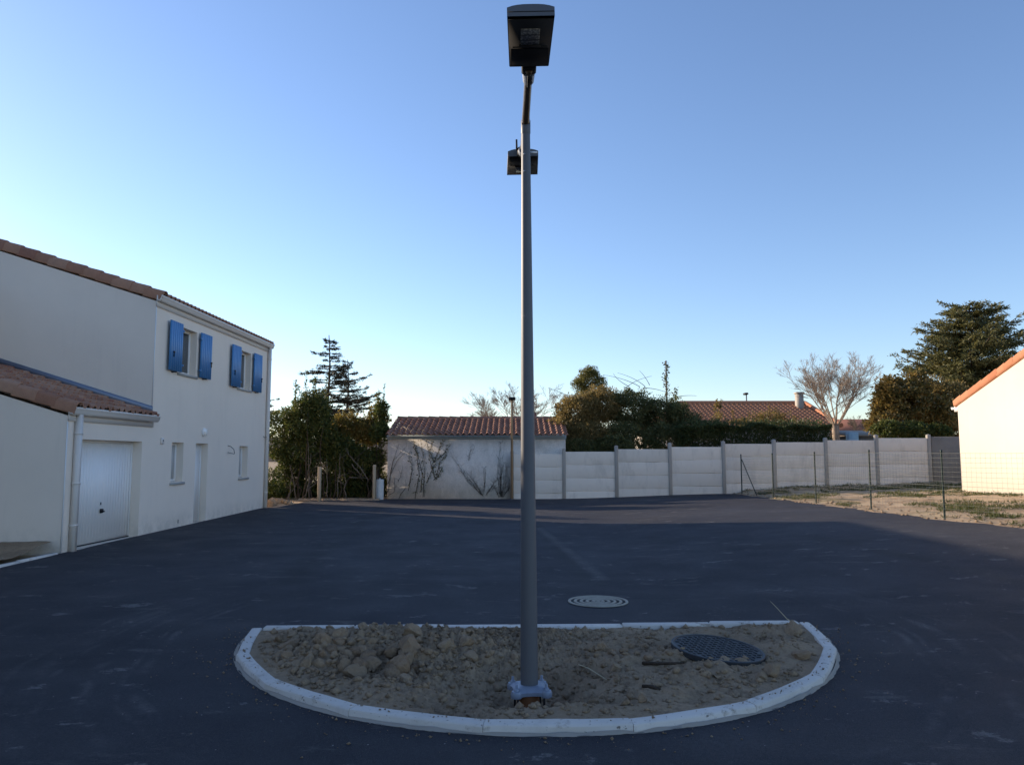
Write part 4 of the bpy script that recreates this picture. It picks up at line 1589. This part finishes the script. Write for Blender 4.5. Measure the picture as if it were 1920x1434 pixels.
obj("knob", MB().lathe([(.03, .74), (.03, .77), (0, .785)], (a_.x - .01, a_.y, a_.z), 12), M_["tank_white"], tk, smooth=40)
cr = random.Random(31)
for k in range(16):
    u, Y = cr.uniform(500, 560), cr.uniform(24.4, 26.3)
    p = at(u, 940, Y)
    p.z = float(tz(p.x, Y)) + .03
    clod(p, cr.uniform(.05, .16) * (1.0 if u < 535 else .6), CL[k % 8], "pale rubble lump piled by the rear corner of the two-storey house", "rubble by the house corner")
m = MB()
n = 40
V = []
for k in range(n + 1):
    x = -7.4 + (7.4 - 4.6) * k / n
    y = 26.9 + .06 * math.sin(k * 1.3)
    h = .05 + .03 * vnoise(np.array([[k * .6, 0, 0]]), 2)[0]
    V += [(x, y - .14, float(tz(x, y)) + .02), (x, y, float(tz(x, y)) + .03 + h), (x, y + .25, float(tz(x, y)) + h)]
F = [(i * 3 + c, (i + 1) * 3 + c, (i + 1) * 3 + c + 1, i * 3 + c + 1) for i in range(n) for c in range(2)]
m.add(V, F)
obj("earth_bank", m, M_["soil"], smooth=True, kind="structure")

# =================================================================== VEGETATION
def ell_points(g, cen, rad, n, shell=.55):
    d = g.normal(size=(n, 3))
    d /= np.linalg.norm(d, axis=1, keepdims=True)
    r = (shell + (1 - shell) * g.uniform(0, 1, n) ** .6)[:, None]
    return np.asarray(cen) + d * r * np.asarray(rad), d

def clumped(g, ells, per, clump_r, nclump, shell=.5):
    """leaf points gathered in clumps spread through a set of ellipsoids"""
    P, D = [], []
    vol = np.array([r[0] * r[1] * r[2] for _, r in ells]) ** .8
    cnt = np.maximum(1, (nclump * vol / vol.sum()).astype(int))
    for (c, r), m in zip(ells, cnt):
        cen, _ = ell_points(g, c, r, m, shell)
        for q in cen:
            k = max(4, int(per * g.uniform(.5, 1.5)))
            rr_ = clump_r * g.uniform(.55, 1.4)
            d = g.normal(size=(k, 3))
            d /= np.linalg.norm(d, axis=1, keepdims=True)
            P.append(q + d * rr_ * g.uniform(.3, 1, (k, 1)) * (1, 1, .8))
            D.append(d + g.normal(size=(k, 3)) * .5 + (0, 0, .25))
    return np.concatenate(P), np.concatenate(D)

def stem_path(g, a, b, wob, n=5):
    a, b = Vector(a), Vector(b)
    return [a.lerp(b, i / n) + Vector((g.normal() * wob, g.normal() * wob, 0)) * (0 if i in (0, n) else 1) for i in range(n + 1)]

def shrub(name, label, cat, Y, ells, leafmat, per, clump_r, nclump, leaf, stems=5, shoots=0, seed=0, barkmat="bark_dark", group=None, shell=.5, aspect=.5, shoot_h=.7, base=None):
    g = np.random.default_rng(seed)
    cx = np.mean([c[0] for c, r in ells])
    cy = np.mean([c[1] for c, r in ells])
    gz = float(tz(cx, cy))
    t = thing(name, label, cat, (cx, cy, gz), 0, group)
    st = MB()
    for k in range(stems):
        c, r = ells[k % len(ells)]
        x = c[0] + g.normal() * r[0] * .45
        y = c[1] + g.normal() * r[1] * .3 - r[1] * .1
        bx = (cx * .4 + x * .6) if base is None else base[0] + g.normal() * .15
        by = (y - .1) if base is None else base[1] + g.normal() * .1
        st.tube(stem_path(g, (bx, by, gz - .05), (x, y, c[2] + r[2] * .1), .07), [.030, .026, .022, .018, .013, .008], 6)
    P, D = clumped(g, ells, per, clump_r, int(nclump * 2.3), shell * .8)
    for k in range(shoots):
        c, r = ells[int(g.integers(len(ells)))]
        a = g.uniform(0, 6.28)
        rr_ = g.uniform(0, .8)
        p = np.array([c[0] + math.cos(a) * r[0] * rr_, c[1] + math.sin(a) * r[1] * rr_, c[2] + r[2] * math.sqrt(1 - rr_ ** 2) * .8])
        h = shoot_h * g.uniform(.4, 1.2)
        lean = g.normal(size=2) * .12 * h
        tip = p + (lean[0], lean[1], h)
        st.tube([tuple(p), tuple((p + tip) / 2), tuple(tip)], [.010, .007, .003], 4)
        m = int(h * 70)
        f = g.uniform(0, 1, (m, 1))
        P = np.concatenate([P, p + (tip - p) * f + g.normal(size=(m, 3)) * (.02, .02, .01)])
        dd = g.normal(size=(m, 3)) * (1, 1, .3) + (0, 0, .8)
        D = np.concatenate([D, dd])
    obj("trunk", st, M_[barkmat], t, smooth=50)
    obj("crown", MB().leaves(P, D, leaf, aspect, g), M_[leafmat], t, kind="stuff")
    return t

def E_(u, v, Y, rx, ry, rz):
    p = at(u, v, Y)
    return ((p.x, p.y, p.z), (rx, ry, rz))

GL = "shrubs between the house and the outbuilding"
shrub("laurel_shrub", "shrub thicket running behind the house's rear corner, yellowish at its foot", "shrub", 27.3,
      [E_(512, 905, 28.0, .55, .5, .65), E_(508, 925, 28.4, .6, .4, .45), E_(535, 900, 28.8, .6, .4, .6), E_(515, 830, 28.6, .6, .6, .6), E_(520, 790, 28.8, .5, .5, .35), ((-9.7, 26.1, 2.3), (.8, .7, 1.9)), ((-11.0, 26.7, 2.3), (.9, .8, 1.9)), ((-12.4, 27.4, 2.3), (1.0, .8, 1.9)), ((-9.6, 26.2, .9), (.9, .6, .8)), ((-11.2, 26.9, .9), (.9, .6, .8))], "leaf_laurel", 34, .19, 660, .085, 5, 5, 101, group=GL)  # unseen lobes behind the house, put in to shade the rear asphalt
shrub("laurel_shrub", "tallest dark shrub with upright shoots left of the lone post", "shrub", 27.8,
      [E_(575, 790, 28.4, .95, .8, .85), E_(560, 850, 28.5, .85, .7, .8), E_(590, 760, 28.3, .6, .6, .5), E_(572, 905, 29.2, .8, .5, .8), E_(545, 925, 29.6, .9, .4, .55)], "leaf_laurel", 40, .17, 420, .085, 11, 22, 102, group=GL, shoot_h=.8)
shrub("laurel_shrub", "dark shrub thicket behind the lone pale post", "shrub", 28.2,
      [E_(635, 850, 28.7, .75, .7, .7), E_(640, 905, 29.2, .8, .5, .75), E_(618, 830, 28.6, .5, .5, .5), E_(615, 925, 29.6, .9, .4, .55)], "leaf_laurel", 38, .17, 270, .085, 9, 6, 103, group=GL)
shrub("laurel_shrub", "yellow-green sunlit shrub under the cedar's right branches", "shrub", 29,
      [E_(650, 800, 29.3, .65, .6, .45), E_(690, 810, 29.3, .7, .6, .5), E_(705, 785, 29.4, .4, .4, .4)], "leaf_gold", 30, .17, 170, .09, 6, 8, 104, group=GL, shoot_h=.6)
shrub("laurel_shrub", "shrub with tall leafy shoots rising beside the outbuilding's tiled roof", "shrub", 28.4,
      [E_(712, 810, 28.7, .32, .4, .5), E_(715, 770, 28.8, .22, .3, .4)], "leaf_laurel", 30, .13, 70, .085, 4, 9, 105, group=GL, shoot_h=.75)
shrub("laurel_shrub", "dense dark shrub between the white cylinder and the lone post", "shrub", 28.7,
      [E_(688, 865, 28.9, .7, .6, .6), E_(690, 910, 29.3, .75, .5, .7), E_(680, 928, 29.6, .9, .4, .55)], "leaf_laurel", 38, .17, 230, .085, 8, 0, 106, group=GL)
# bare stems in front of the thicket, part of one dead shrub
g = np.random.default_rng(44)
t = thing("dead_shrub", "bare leaning stems and dead branches before the dark shrubs", "shrub", tuple(at(600, 941, 27.6)))
st = MB()
for (u0, v0, u1, v1) in ((540, 940, 548, 885), (556, 940, 543, 870), (572, 938, 583, 850), (580, 940, 578, 828), (632, 940, 638, 850), (615, 940, 612, 860), (690, 900, 650, 840), (655, 895, 690, 896), (660, 870, 682, 902), (535, 940, 556, 905), (648, 940, 645, 880), (720, 925, 700, 880), (565, 935, 595, 900)):
    A, B = at(u0, v0, 27.7), at(u1, v1, 27.9)
    st.tube(stem_path(g, A, B, .03), [.022, .020, .018, .015, .012, .008], 5)
    for k in range(3):
        p = A.lerp(B, g.uniform(.4, .9))
        d = Vector((g.normal(), g.normal() * .3, .5 + g.random())).normalized() * g.uniform(.2, .6)
        st.tube([p, p + d * .5 + Vector((g.normal() * .03, 0, 0)), p + d], [.008, .006, .003], 4)
obj("trunk", st, M_["bark_grey"], t)

def cedar(name, label, x, y, h, z0, prof, nt, needle_mat, seed, per=26, nlen=.10, up=.12, bn=4, trunk_r=.16, group=None, droop=.10, flat=.35, twigd=1.0, azbias=None):
    g = np.random.default_rng(seed)
    gz = float(tz(x, y))
    t = thing(name, label, "tree", (x, y, gz), 0, group)
    tr = MB()
    n = 10
    tr.tube([(x + .05 * math.sin(k), y, gz - .1 + (h - gz + .1) * k / n) for k in range(n + 1)], [trunk_r * (1 - .93 * k / n) + .008 for k in range(n + 1)], 8)
    br = MB()
    P, D = [], []
    for i in range(nt):
        f = (i + g.uniform(-.3, .3)) / nt
        z = z0 + (h - z0) * max(0, min(.985, f))
        Lb = float(np.interp(z, prof[0], prof[1]))
        for b in range(bn):
            az = g.uniform(0, 6.283)
            if azbias and g.random() < .5:
                az = azbias[int(g.integers(len(azbias)))] + g.normal() * .35
            L = Lb * g.uniform(.45, 1.2)
            ub = up + g.normal() * .10
            zj = g.uniform(-.5, .5) * (h - z0) / nt
            dx, dy = math.cos(az), math.sin(az)
            path = []
            m = 7
            for k in range(m + 1):
                s = k / m
                zz_ = z + L * (ub * s - droop * s * s * 1.2 + .12 * s ** 4)
                path.append(Vector((x + dx * L * s + g.normal() * .02, y + dy * L * s + g.normal() * .02, zz_ + zj + g.normal() * .012)))
            r0 = .012 + .016 * L
            br.tube(path, [r0 * (1 - .85 * k / m) for k in range(m + 1)], 5)
            nt2 = int((6 + L * 7) * twigd)
            for q in range(nt2):
                s = g.uniform(.18, 1.0)
                k = min(m - 1, int(s * m))
                p = path[k].lerp(path[k + 1], s * m - k)
                side = g.choice([-1, 1])
                lt = L * (.10 + .26 * (1 - s)) * g.uniform(.5, 1.2) + .10
                d = Vector((dx * .75 - dy * side * .75, dy * .75 + dx * side * .75, g.normal() * .10 + .02)).normalized()
                e = p + d * lt
                br.tube([p, e], [.006, .003], 3, False)
                c = max(4, int(per * lt / .4))
                ff = g.uniform(0, 1, (c, 1))
                P.append(np.array(p) + (np.array(e) - np.array(p)) * ff + g.normal(size=(c, 3)) * (.02, .02, .012))
                D.append(np.array(d) * .6 + g.normal(size=(c, 3)) * (.8, .8, flat))
            c = max(4, int(per * .5))
            P.append(np.array(path[-1]) + g.normal(size=(c, 3)) * .04)
            D.append(np.array((dx, dy, .2)) + g.normal(size=(c, 3)) * .5)
    obj("trunk", tr, M_["bark_dark"], t, smooth=50)
    obj("branches", br, M_["bark_dark"], t)
    obj("crown", MB().leaves(np.concatenate(P), np.concatenate(D), nlen, .28, g), M_[needle_mat], t, kind="stuff")

p = at(614, 800, 36)
cedar("cedar_tree", "tall thin dark cedar with level branches behind the left shrubs", p.x, 36, 7.50, 2.8, ([2.8, 4.2, 5.4, 6.4, 7.4], [1.35, 1.5, 1.15, .75, .10]), 20, "needle_dark", 201, 22, .10, .10, 4, .13, "cedars behind the shrubs", azbias=(3.14, 0))
p = at(650, 800, 37)
cedar("cedar_tree", "second cedar with long upswept right branches, beside the tall thin one", p.x, 37, 6.45, 2.6, ([2.6, 3.8, 4.8, 5.6, 6.4], [2.0, 1.65, 1.25, .8, .1]), 17, "needle_dark", 202, 22, .10, .22, 4, .10, "cedars behind the shrubs", droop=.02, azbias=(0.1, 2.6))
p = at(500, 800, 36)
cedar("cedar_tree", "branch tips of a cedar showing just right of the house's rear corner", p.x - .7, 36, 5.9, 2.4, ([2.4, 4.0, 5.9], [1.5, 1.1, .2]), 11, "needle_dark", 203, 20, .10, .10, 4, .10, "cedars behind the shrubs")

# ---- bare trees
def bare_tree(name, label, base, h, spread, nmain, seed, mat, trunk_h, trunk_r, tilt=.5, group=None, depth=4, twig=.0045, crown_only=None):
    g = np.random.default_rng(seed)
    t = thing(name, label, "tree", base, 0, group)
    tr, tw = MB(), MB()
    B = Vector(base)
    top = B + Vector((g.normal() * .05, 0, trunk_h))
    tr.tube([B - Vector((0, 0, .2)), B.lerp(top, .5) + Vector((.03, 0, 0)), top], [trunk_r * 1.25, trunk_r, trunk_r * 1.05], 10)
    def grow(p, d, L, r, dep):
        n = 5 if dep < 2 else 3
        pts = [p]
        q = p
        dd = d.copy()
        for k in range(n):
            dd = (dd + Vector((g.normal() * .07, g.normal() * .07, g.normal() * .05 + .045))).normalized()
            q = q + dd * (L / n)
            pts.append(q)
        mb = tr if dep <= 1 else tw
        mb.tube(pts, [max(twig * .6, r * (1 - .62 * k / n)) for k in range(n + 1)], 6 if dep <= 1 else 3, False)
        if dep >= depth:
            return
        nc = [5, 5, 6, 3][min(dep, 3)]
        for c in range(nc):
            s = g.uniform(.25, 1.0)
            k = min(n - 1, int(s * n))
            pp = pts[k].lerp(pts[k + 1], s * n - k)
            ax = Vector((g.normal(), g.normal(), g.normal() * .5))
            nd = (dd + ax * .50).normalized()
            if nd.z < .05:
                nd.z = abs(nd.z) + .1
            grow(pp, nd, L * g.uniform(.45, .72) * (1.1 - .35 * s), max(twig, r * .40), dep + 1)
    for k in range(nmain):
        a = 6.283 * k / nmain + g.normal() * .3
        d = Vector((math.cos(a) * tilt * spread, math.sin(a) * tilt * spread * .8, 1)).normalized()
        st = top + Vector((math.cos(a), math.sin(a), -.3)) * trunk_r * .5
        grow(st, d, h * g.uniform(.42, .58), trunk_r * .25, 0)
    obj("trunk", tr, M_[mat], t, smooth=50)
    obj("twigs", tw, M_[mat], t, kind="stuff")

p = at(1566, 815, 31)
bare_tree("bare_tree", "bare pollarded tree with many upright twigs behind the stepped wall", (p.x, 31, float(tz(p.x, 31))), 3.9, 1.0, 12, 301, "twig_pale", 2.35, .14, .68)
p = at(965, 780, 42)
bare_tree("bare_tree", "wide bare tree fanning out behind the outbuilding's roof", (p.x, 42, .5), 4.3, 1.0, 10, 302, "twig_pale", 2.0, .12, 1.15, twig=.006)
p = at(1612, 800, 75)
bare_tree("bare_tree", "small distant bare tree seen right of the pollarded tree", (p.x, 75, 2.6), 3.0, 1.1, 6, 303, "bark_grey", .8, .12, .5, depth=3, twig=.012)

# ---- rounded pine
shrub("pine_tree", "small yellow-green round-clumped pine rising behind the big bush", "tree", 38,
      [E_(1103, 712, 38, .62, .6, .55), E_(1085, 722, 38, .40, .4, .30), E_(1125, 718, 38, .40, .4, .30), E_(1108, 697, 38, .38, .4, .28), E_(1105, 745, 38, .75, .6, .5)], "leaf_pine", 46, .14, 190, .06, 4, 0, 110, "bark_dark", shell=.6, base=(3.9, 38))
# ---- big overgrown bushes behind the panel wall
shrub("ivy_bush", "large golden-brown overgrown bush behind the panel wall's lower end", "bush", 30,
      [E_(1085, 775, 30.2, .95, .9, .75), E_(1065, 810, 29.8, .9, .7, .6), E_(1125, 760, 30.4, .8, .8, .75), E_(1110, 820, 29.4, 1.0, .6, .6), E_(1040, 825, 29.3, .5, .45, .4)], "leaf_olive", 56, .21, 400, .075, 10, 8, 111, shell=.55, shoot_h=.3, group="overgrown bushes behind the panel wall")
shrub("ivy_bush", "large dark green overgrown bush right of the golden-brown one", "bush", 30,
      [E_(1185, 770, 30.4, 1.05, .9, .85), E_(1245, 785, 30.2, .85, .8, .8), E_(1175, 825, 29.4, 1.2, .6, .6), E_(1250, 825, 29.4, .9, .6, .6), E_(1268, 775, 30.2, .45, .5, .5), E_(1298, 800, 29.9, .55, .5, .5), E_(1335, 808, 29.8, .5, .4, .38)], "leaf_ivy", 56, .21, 430, .075, 10, 8, 112, shell=.55, shoot_h=.3, group="overgrown bushes behind the panel wall")
shrub("ivy_bush", "dark ivy mound spilling between the outbuilding and the panel wall", "bush", 28.8,
      [E_(1040, 838, 28.7, .55, .3, .35), E_(1090, 842, 28.7, .7, .3, .35), E_(1150, 838, 28.8, .8, .35, .4)], "leaf_ivy", 40, .13, 190, .07, 4, 0, 113, shell=.5, group="overgrown bushes behind the panel wall")
# arching bramble canes above the bushes
g = np.random.default_rng(77)
t = thing("bramble_canes", "long thin bramble canes arching above the overgrown bushes", "canes", tuple(at(1180, 740, 30.3)))
st = MB()
for pts_ in ([(1065, 742), (1050, 735), (1028, 727)], [(1200, 725), (1170, 708), (1132, 703)], [(1210, 725), (1192, 708), (1158, 699)], [(1218, 722), (1210, 705), (1199, 695)], [(1262, 745), (1285, 740), (1306, 742)], [(1205, 727), (1240, 728), (1262, 742)], [(1170, 730), (1188, 712), (1222, 705)], [(1180, 725), (1155, 712), (1150, 700)]):
    A = [at(u, v, 30.3) for u, v in pts_]
    P_ = []
    for k in range(9):
        f = k / 8
        P_.append((1 - f) ** 2 * A[0] + 2 * f * (1 - f) * A[1] + f * f * A[2])
    st.tube(P_, [.012 * (1 - .6 * k / 8) for k in range(9)], 4)
obj("cane", st, M_["bark_dark"], t)
# ivy-clad mast
a_, b_ = at(1251, 800, 31), at(1251, 676, 31)
t = thing("aerial_mast", "thin aerial mast entwined with ivy above the dark bush", "mast", (a_.x, 31, .5))
obj("pole", MB().tube([(a_.x, 31, .4), (a_.x, 31, b_.z)], .028, 8), M_["bark_grey"], t)
for k, (dz, L) in enumerate(((.06, .14), (.18, .20), (.30, .16), (.42, .12))):
    obj("aerial_bar", MB().tube([(a_.x - L * .5, 31, b_.z - dz), (a_.x + L * .5, 31, b_.z - dz + .02)], .008, 5), M_["black_metal"], t)
g = np.random.default_rng(78)
P_ = []
for k in range(9):
    c = np.array((a_.x + g.normal() * .04, 31, b_.z - .15 - k * .15))
    P_.append(c + g.normal(size=(26, 3)) * (.055, .05, .05))
c2 = at(1266, 735, 31)
P_.append(np.array(c2) + g.normal(size=(60, 3)) * (.05, .05, .14))
P_ = np.concatenate(P_)
obj("ivy", MB().leaves(P_, g.normal(size=P_.shape), .07, .8, g), M_["leaf_ivy"], t, kind="stuff")

# ---- clipped hedge
g = np.random.default_rng(90)
t = thing("clipped_hedge", "long clipped dark green hedge above the stepped wall", "hedge", (9.3, 29.2, .55))
P_, D_ = [], []
n = 52000
xs_ = g.uniform(6.2, 11.95, n)
f = g.uniform(0, 1, n)
top = 2.92 + .14 * (fbm(np.stack([xs_ * 1.4, f * 0, f * 0], 1), 3, 5) - .5) * 2
zs_ = np.where(f < .62, g.uniform(.9, 1, n) * 0 + 1.2 + (top - 1.2) * g.uniform(0, 1, n), top - np.abs(g.normal(size=n)) * .05)
ys_ = np.where(f < .62, 28.65 + np.abs(g.normal(size=n)) * .30, g.uniform(28.6, 30.0, n))
ys_ = ys_ + .18 * (fbm(np.stack([xs_ * 2.2, zs_ * 2.2, zs_ * 0], 1), 3, 6) - .5) * 2
P_ = np.stack([xs_, ys_, zs_], 1)
D_ = g.normal(size=P_.shape) * .6 + np.where((f < .62)[:, None], (0, -.5, .6), (0, -.1, 1.0))
extra = 1600
xe = g.uniform(6.4, 11.8, extra)
Pe = np.stack([xe, g.uniform(28.7, 29.8, extra), 2.95 + np.abs(g.normal(size=extra)) * .10], 1)
P_ = np.concatenate([P_, Pe])
D_ = np.concatenate([D_, g.normal(size=Pe.shape) * .3 + (0, 0, 1)])
obj("crown", MB().leaves(P_, D_, .085, .42, g), M_["leaf_hedge"], t, kind="stuff")
st = MB()
for k in range(14):
    x = 6.4 + k * .41
    st.tube([(x, 29.2, .4), (x + .05, 29.2, 2.5)], [.05, .02], 5)
obj("trunk", st, M_["bark_dark"], t)
shrub("golden_shrub", "yellowish twiggy shrub poking above the clipped hedge before the red roof", "shrub", 30.6,
      [E_(1450, 785, 30.6, .9, .4, .28), E_(1345, 778, 30.6, .18, .2, .40), E_(1400, 792, 30.6, .8, .35, .15)], "leaf_gold", 20, .14, 80, .06, 5, 22, 115, shell=.3, shoot_h=.35)

# ---- magnolia and cedar on the right
shrub("magnolia_tree", "rounded bronze-leaved evergreen tree left of the cream house", "tree", 32,
      [E_(1690, 755, 31.5, .95, .9, .85), E_(1665, 790, 31.3, .75, .7, .55), E_(1710, 725, 31.6, .55, .6, .5), E_(1672, 735, 31.5, .55, .6, .5), E_(1740, 775, 32, .9, .9, .8)], "leaf_magnolia", 60, .27, 150, .135, 5, 0, 120, "bark_dark", shell=.95, aspect=.55, base=(16.3, 31.6))
shrub("magnolia_tree", "broad shadowed evergreen tree close behind the cream house's eave", "tree", 33,
      [E_(1775, 750, 33, 1.1, .9, .75), E_(1800, 790, 33, 1.2, .9, .9), E_(1760, 800, 32.6, .9, .8, .7), E_(1745, 730, 33, .6, .6, .45)], "leaf_olive", 55, .25, 190, .11, 5, 0, 121, "bark_dark", shell=.9, base=(19.2, 33))
shrub("laurel_shrub", "yellow-green leafy shrub peeping over the stepped wall's right end", "shrub", 29.2,
      [E_(1665, 805, 29.2, .55, .45, .3), E_(1710, 808, 29.2, .6, .45, .33), E_(1755, 812, 29.3, .5, .4, .3)], "leaf_laurel", 34, .15, 130, .10, 4, 0, 122, shell=.5)
p = at(1806, 700, 38)
cedar("cedar_tree", "large dense blue-green cedar rising behind the cream house", p.x + .5, 38, 9.4, 3.2, ([3.2, 4.5, 6.0, 7.6, 8.8, 9.7], [3.1, 3.2, 3.2, 2.5, 1.5, .5]), 23, "needle_green", 210, 14, .17, .16, 9, .26, None, droop=.05, flat=.5, twigd=1.15)

# =================================================================== FAR BUILDINGS
def far_house():
    t = thing("red_roofed_house", "house with bright red tiled hip roof behind the clipped hedge", "house", (12.5, 42, .6))
    yF, yRg = 37.6, 42.0
    ze, zr_ = 3.25, 4.65
    xa, xb = 6.9, 16.1
    m = MB()
    m.box((xa + .4, yF + .4, -.1), (xb - .4, 46, ze))
    obj("wall", m, M_["far_wall"], t)
    # front slope as rows of tiles, clipped to the hips
    m = MB()
    sl_ = Vector((0, yRg - yF, zr_ - ze))
    Ln = sl_.length
    M0 = frame((xa, yF, ze), (1, 0, 0), sl_)
    def skip(i, j):
        x = i * .25
        f = j * .36 / Ln
        return x < f * 2.3 - .1 or x > (xb - xa) - .2
    joined_tiles(m, M0 @ Matrix.Diagonal((1.19, 1, 1.3, 1)), int((xb - xa) / .25), int(Ln / .36) + 1, .21, .36, 0, skip)
    obj("roof", m, M_["tile_orange"], t, kind="stuff")
    m = MB()
    m.add([(xa, yF, ze - .02), (xb, yF, ze - .02), (xb - .05, yRg, zr_ - .02), (xa + 2.3, yRg, zr_ - .02), (xb, 46.4, ze - .02), (xa, 46.4, ze - .02)], [(0, 1, 2, 3), (1, 4, 2), (4, 5, 3, 2), (5, 0, 3)])
    obj("roof_underlay", m, M_["tile_orange"], t)
    for A, B in (((xa, yF, ze), (xa + 2.3, yRg, zr_)), ((xb, yF, ze), (xb - .05, yRg, zr_)), ((xa + 2.3, yRg, zr_), (xb - .05, yRg, zr_))):
        obj("ridge", MB().tube([Vector(A) + Vector((0, 0, .05)), Vector(B) + Vector((0, 0, .05))], .12, 8), M_["tile_orange"], t, smooth=50)
    c = at(1499, 760, 41)
    ch = obj("chimney", MB().box((c.x - .16, 40.8, 3.8), (c.x + .16, 41.2, 5.12)), M_["post_concrete"], t)
    obj("chimney_cap", MB().box((c.x - .20, 40.76, 5.12), (c.x + .20, 41.24, 5.20)), M_["post_concrete"], ch)
far_house()
p = at(1400, 760, 60)
t = thing("street_lamp", "tiny distant street lamp above the red roof's ridge", "street lamp", (p.x, 60, .6))
zt3 = at(1400, 740, 60).z
obj("pole", MB().tube([(p.x, 60, .5), (p.x, 60, zt3)], [.07, .045], 8), M_["lamp_grey"], t)
obj("head", MB().bbox((p.x - .22, 59.6, zt3 - .02), (p.x + .06, 60.2, zt3 + .14), .05), M_["lamp_black"], t)
# low things seen over the wall near the bare tree
p = at(1612, 815, 40)
t = thing("garden_shed", "low dark shed roof with pale blue sheet seen over the stepped wall", "shed", (p.x, 40, .6))
obj("wall", MB().box((p.x - .9, 39.6, .3), (p.x + 1.0, 41.6, p.z - .08)), M_["old_concrete"], t)
obj("roof", MB().prism([(39.4, p.z - .08), (41.8, p.z + .22), (41.8, p.z + .28), (39.4, p.z)], 0, p.x - 1.0, p.x + 1.1), M_["post_concrete"], t)
obj("blue_sheet", MB().bbox((p.x - 1.05, 38.9, .5), (p.x - .55, 39.3, p.z + .10), .03), M_["far_blue"], t)
p = at(1617, 805, 90)
t = thing("distant_house", "small distant brown-roofed house on the horizon behind the bare tree", "house", (p.x, 90, 1))
obj("wall", MB().box((p.x - 6, 88, .3), (p.x + 6, 96, 4.2)), M_["far_wall"], t)
obj("roof", MB().prism([(86.8, 4.15), (97.2, 4.15), (92, 6.2)], 0, p.x - 6.5, p.x + 6.5), M_["tile_brown"], t)
# a low far rise with scrub, seen only through the gaps
m = MB()
xs_ = np.linspace(-300, 400, 141)
V = []
for x in xs_:
    h = 6.0 + 5.0 * fbm(np.array([[x * .02, 0, 0]]), 4, 3)[0]
    V += [(x, 190, 0), (x, 215, h * .75), (x, 240, h), (x, 300, 0)]
F = [(i * 4 + c, (i + 1) * 4 + c, (i + 1) * 4 + c + 1, i * 4 + c + 1) for i in range(140) for c in range(3)]
m.add(V, F)
obj("hill", m, M_["bark_dark"], smooth=True, kind="structure")
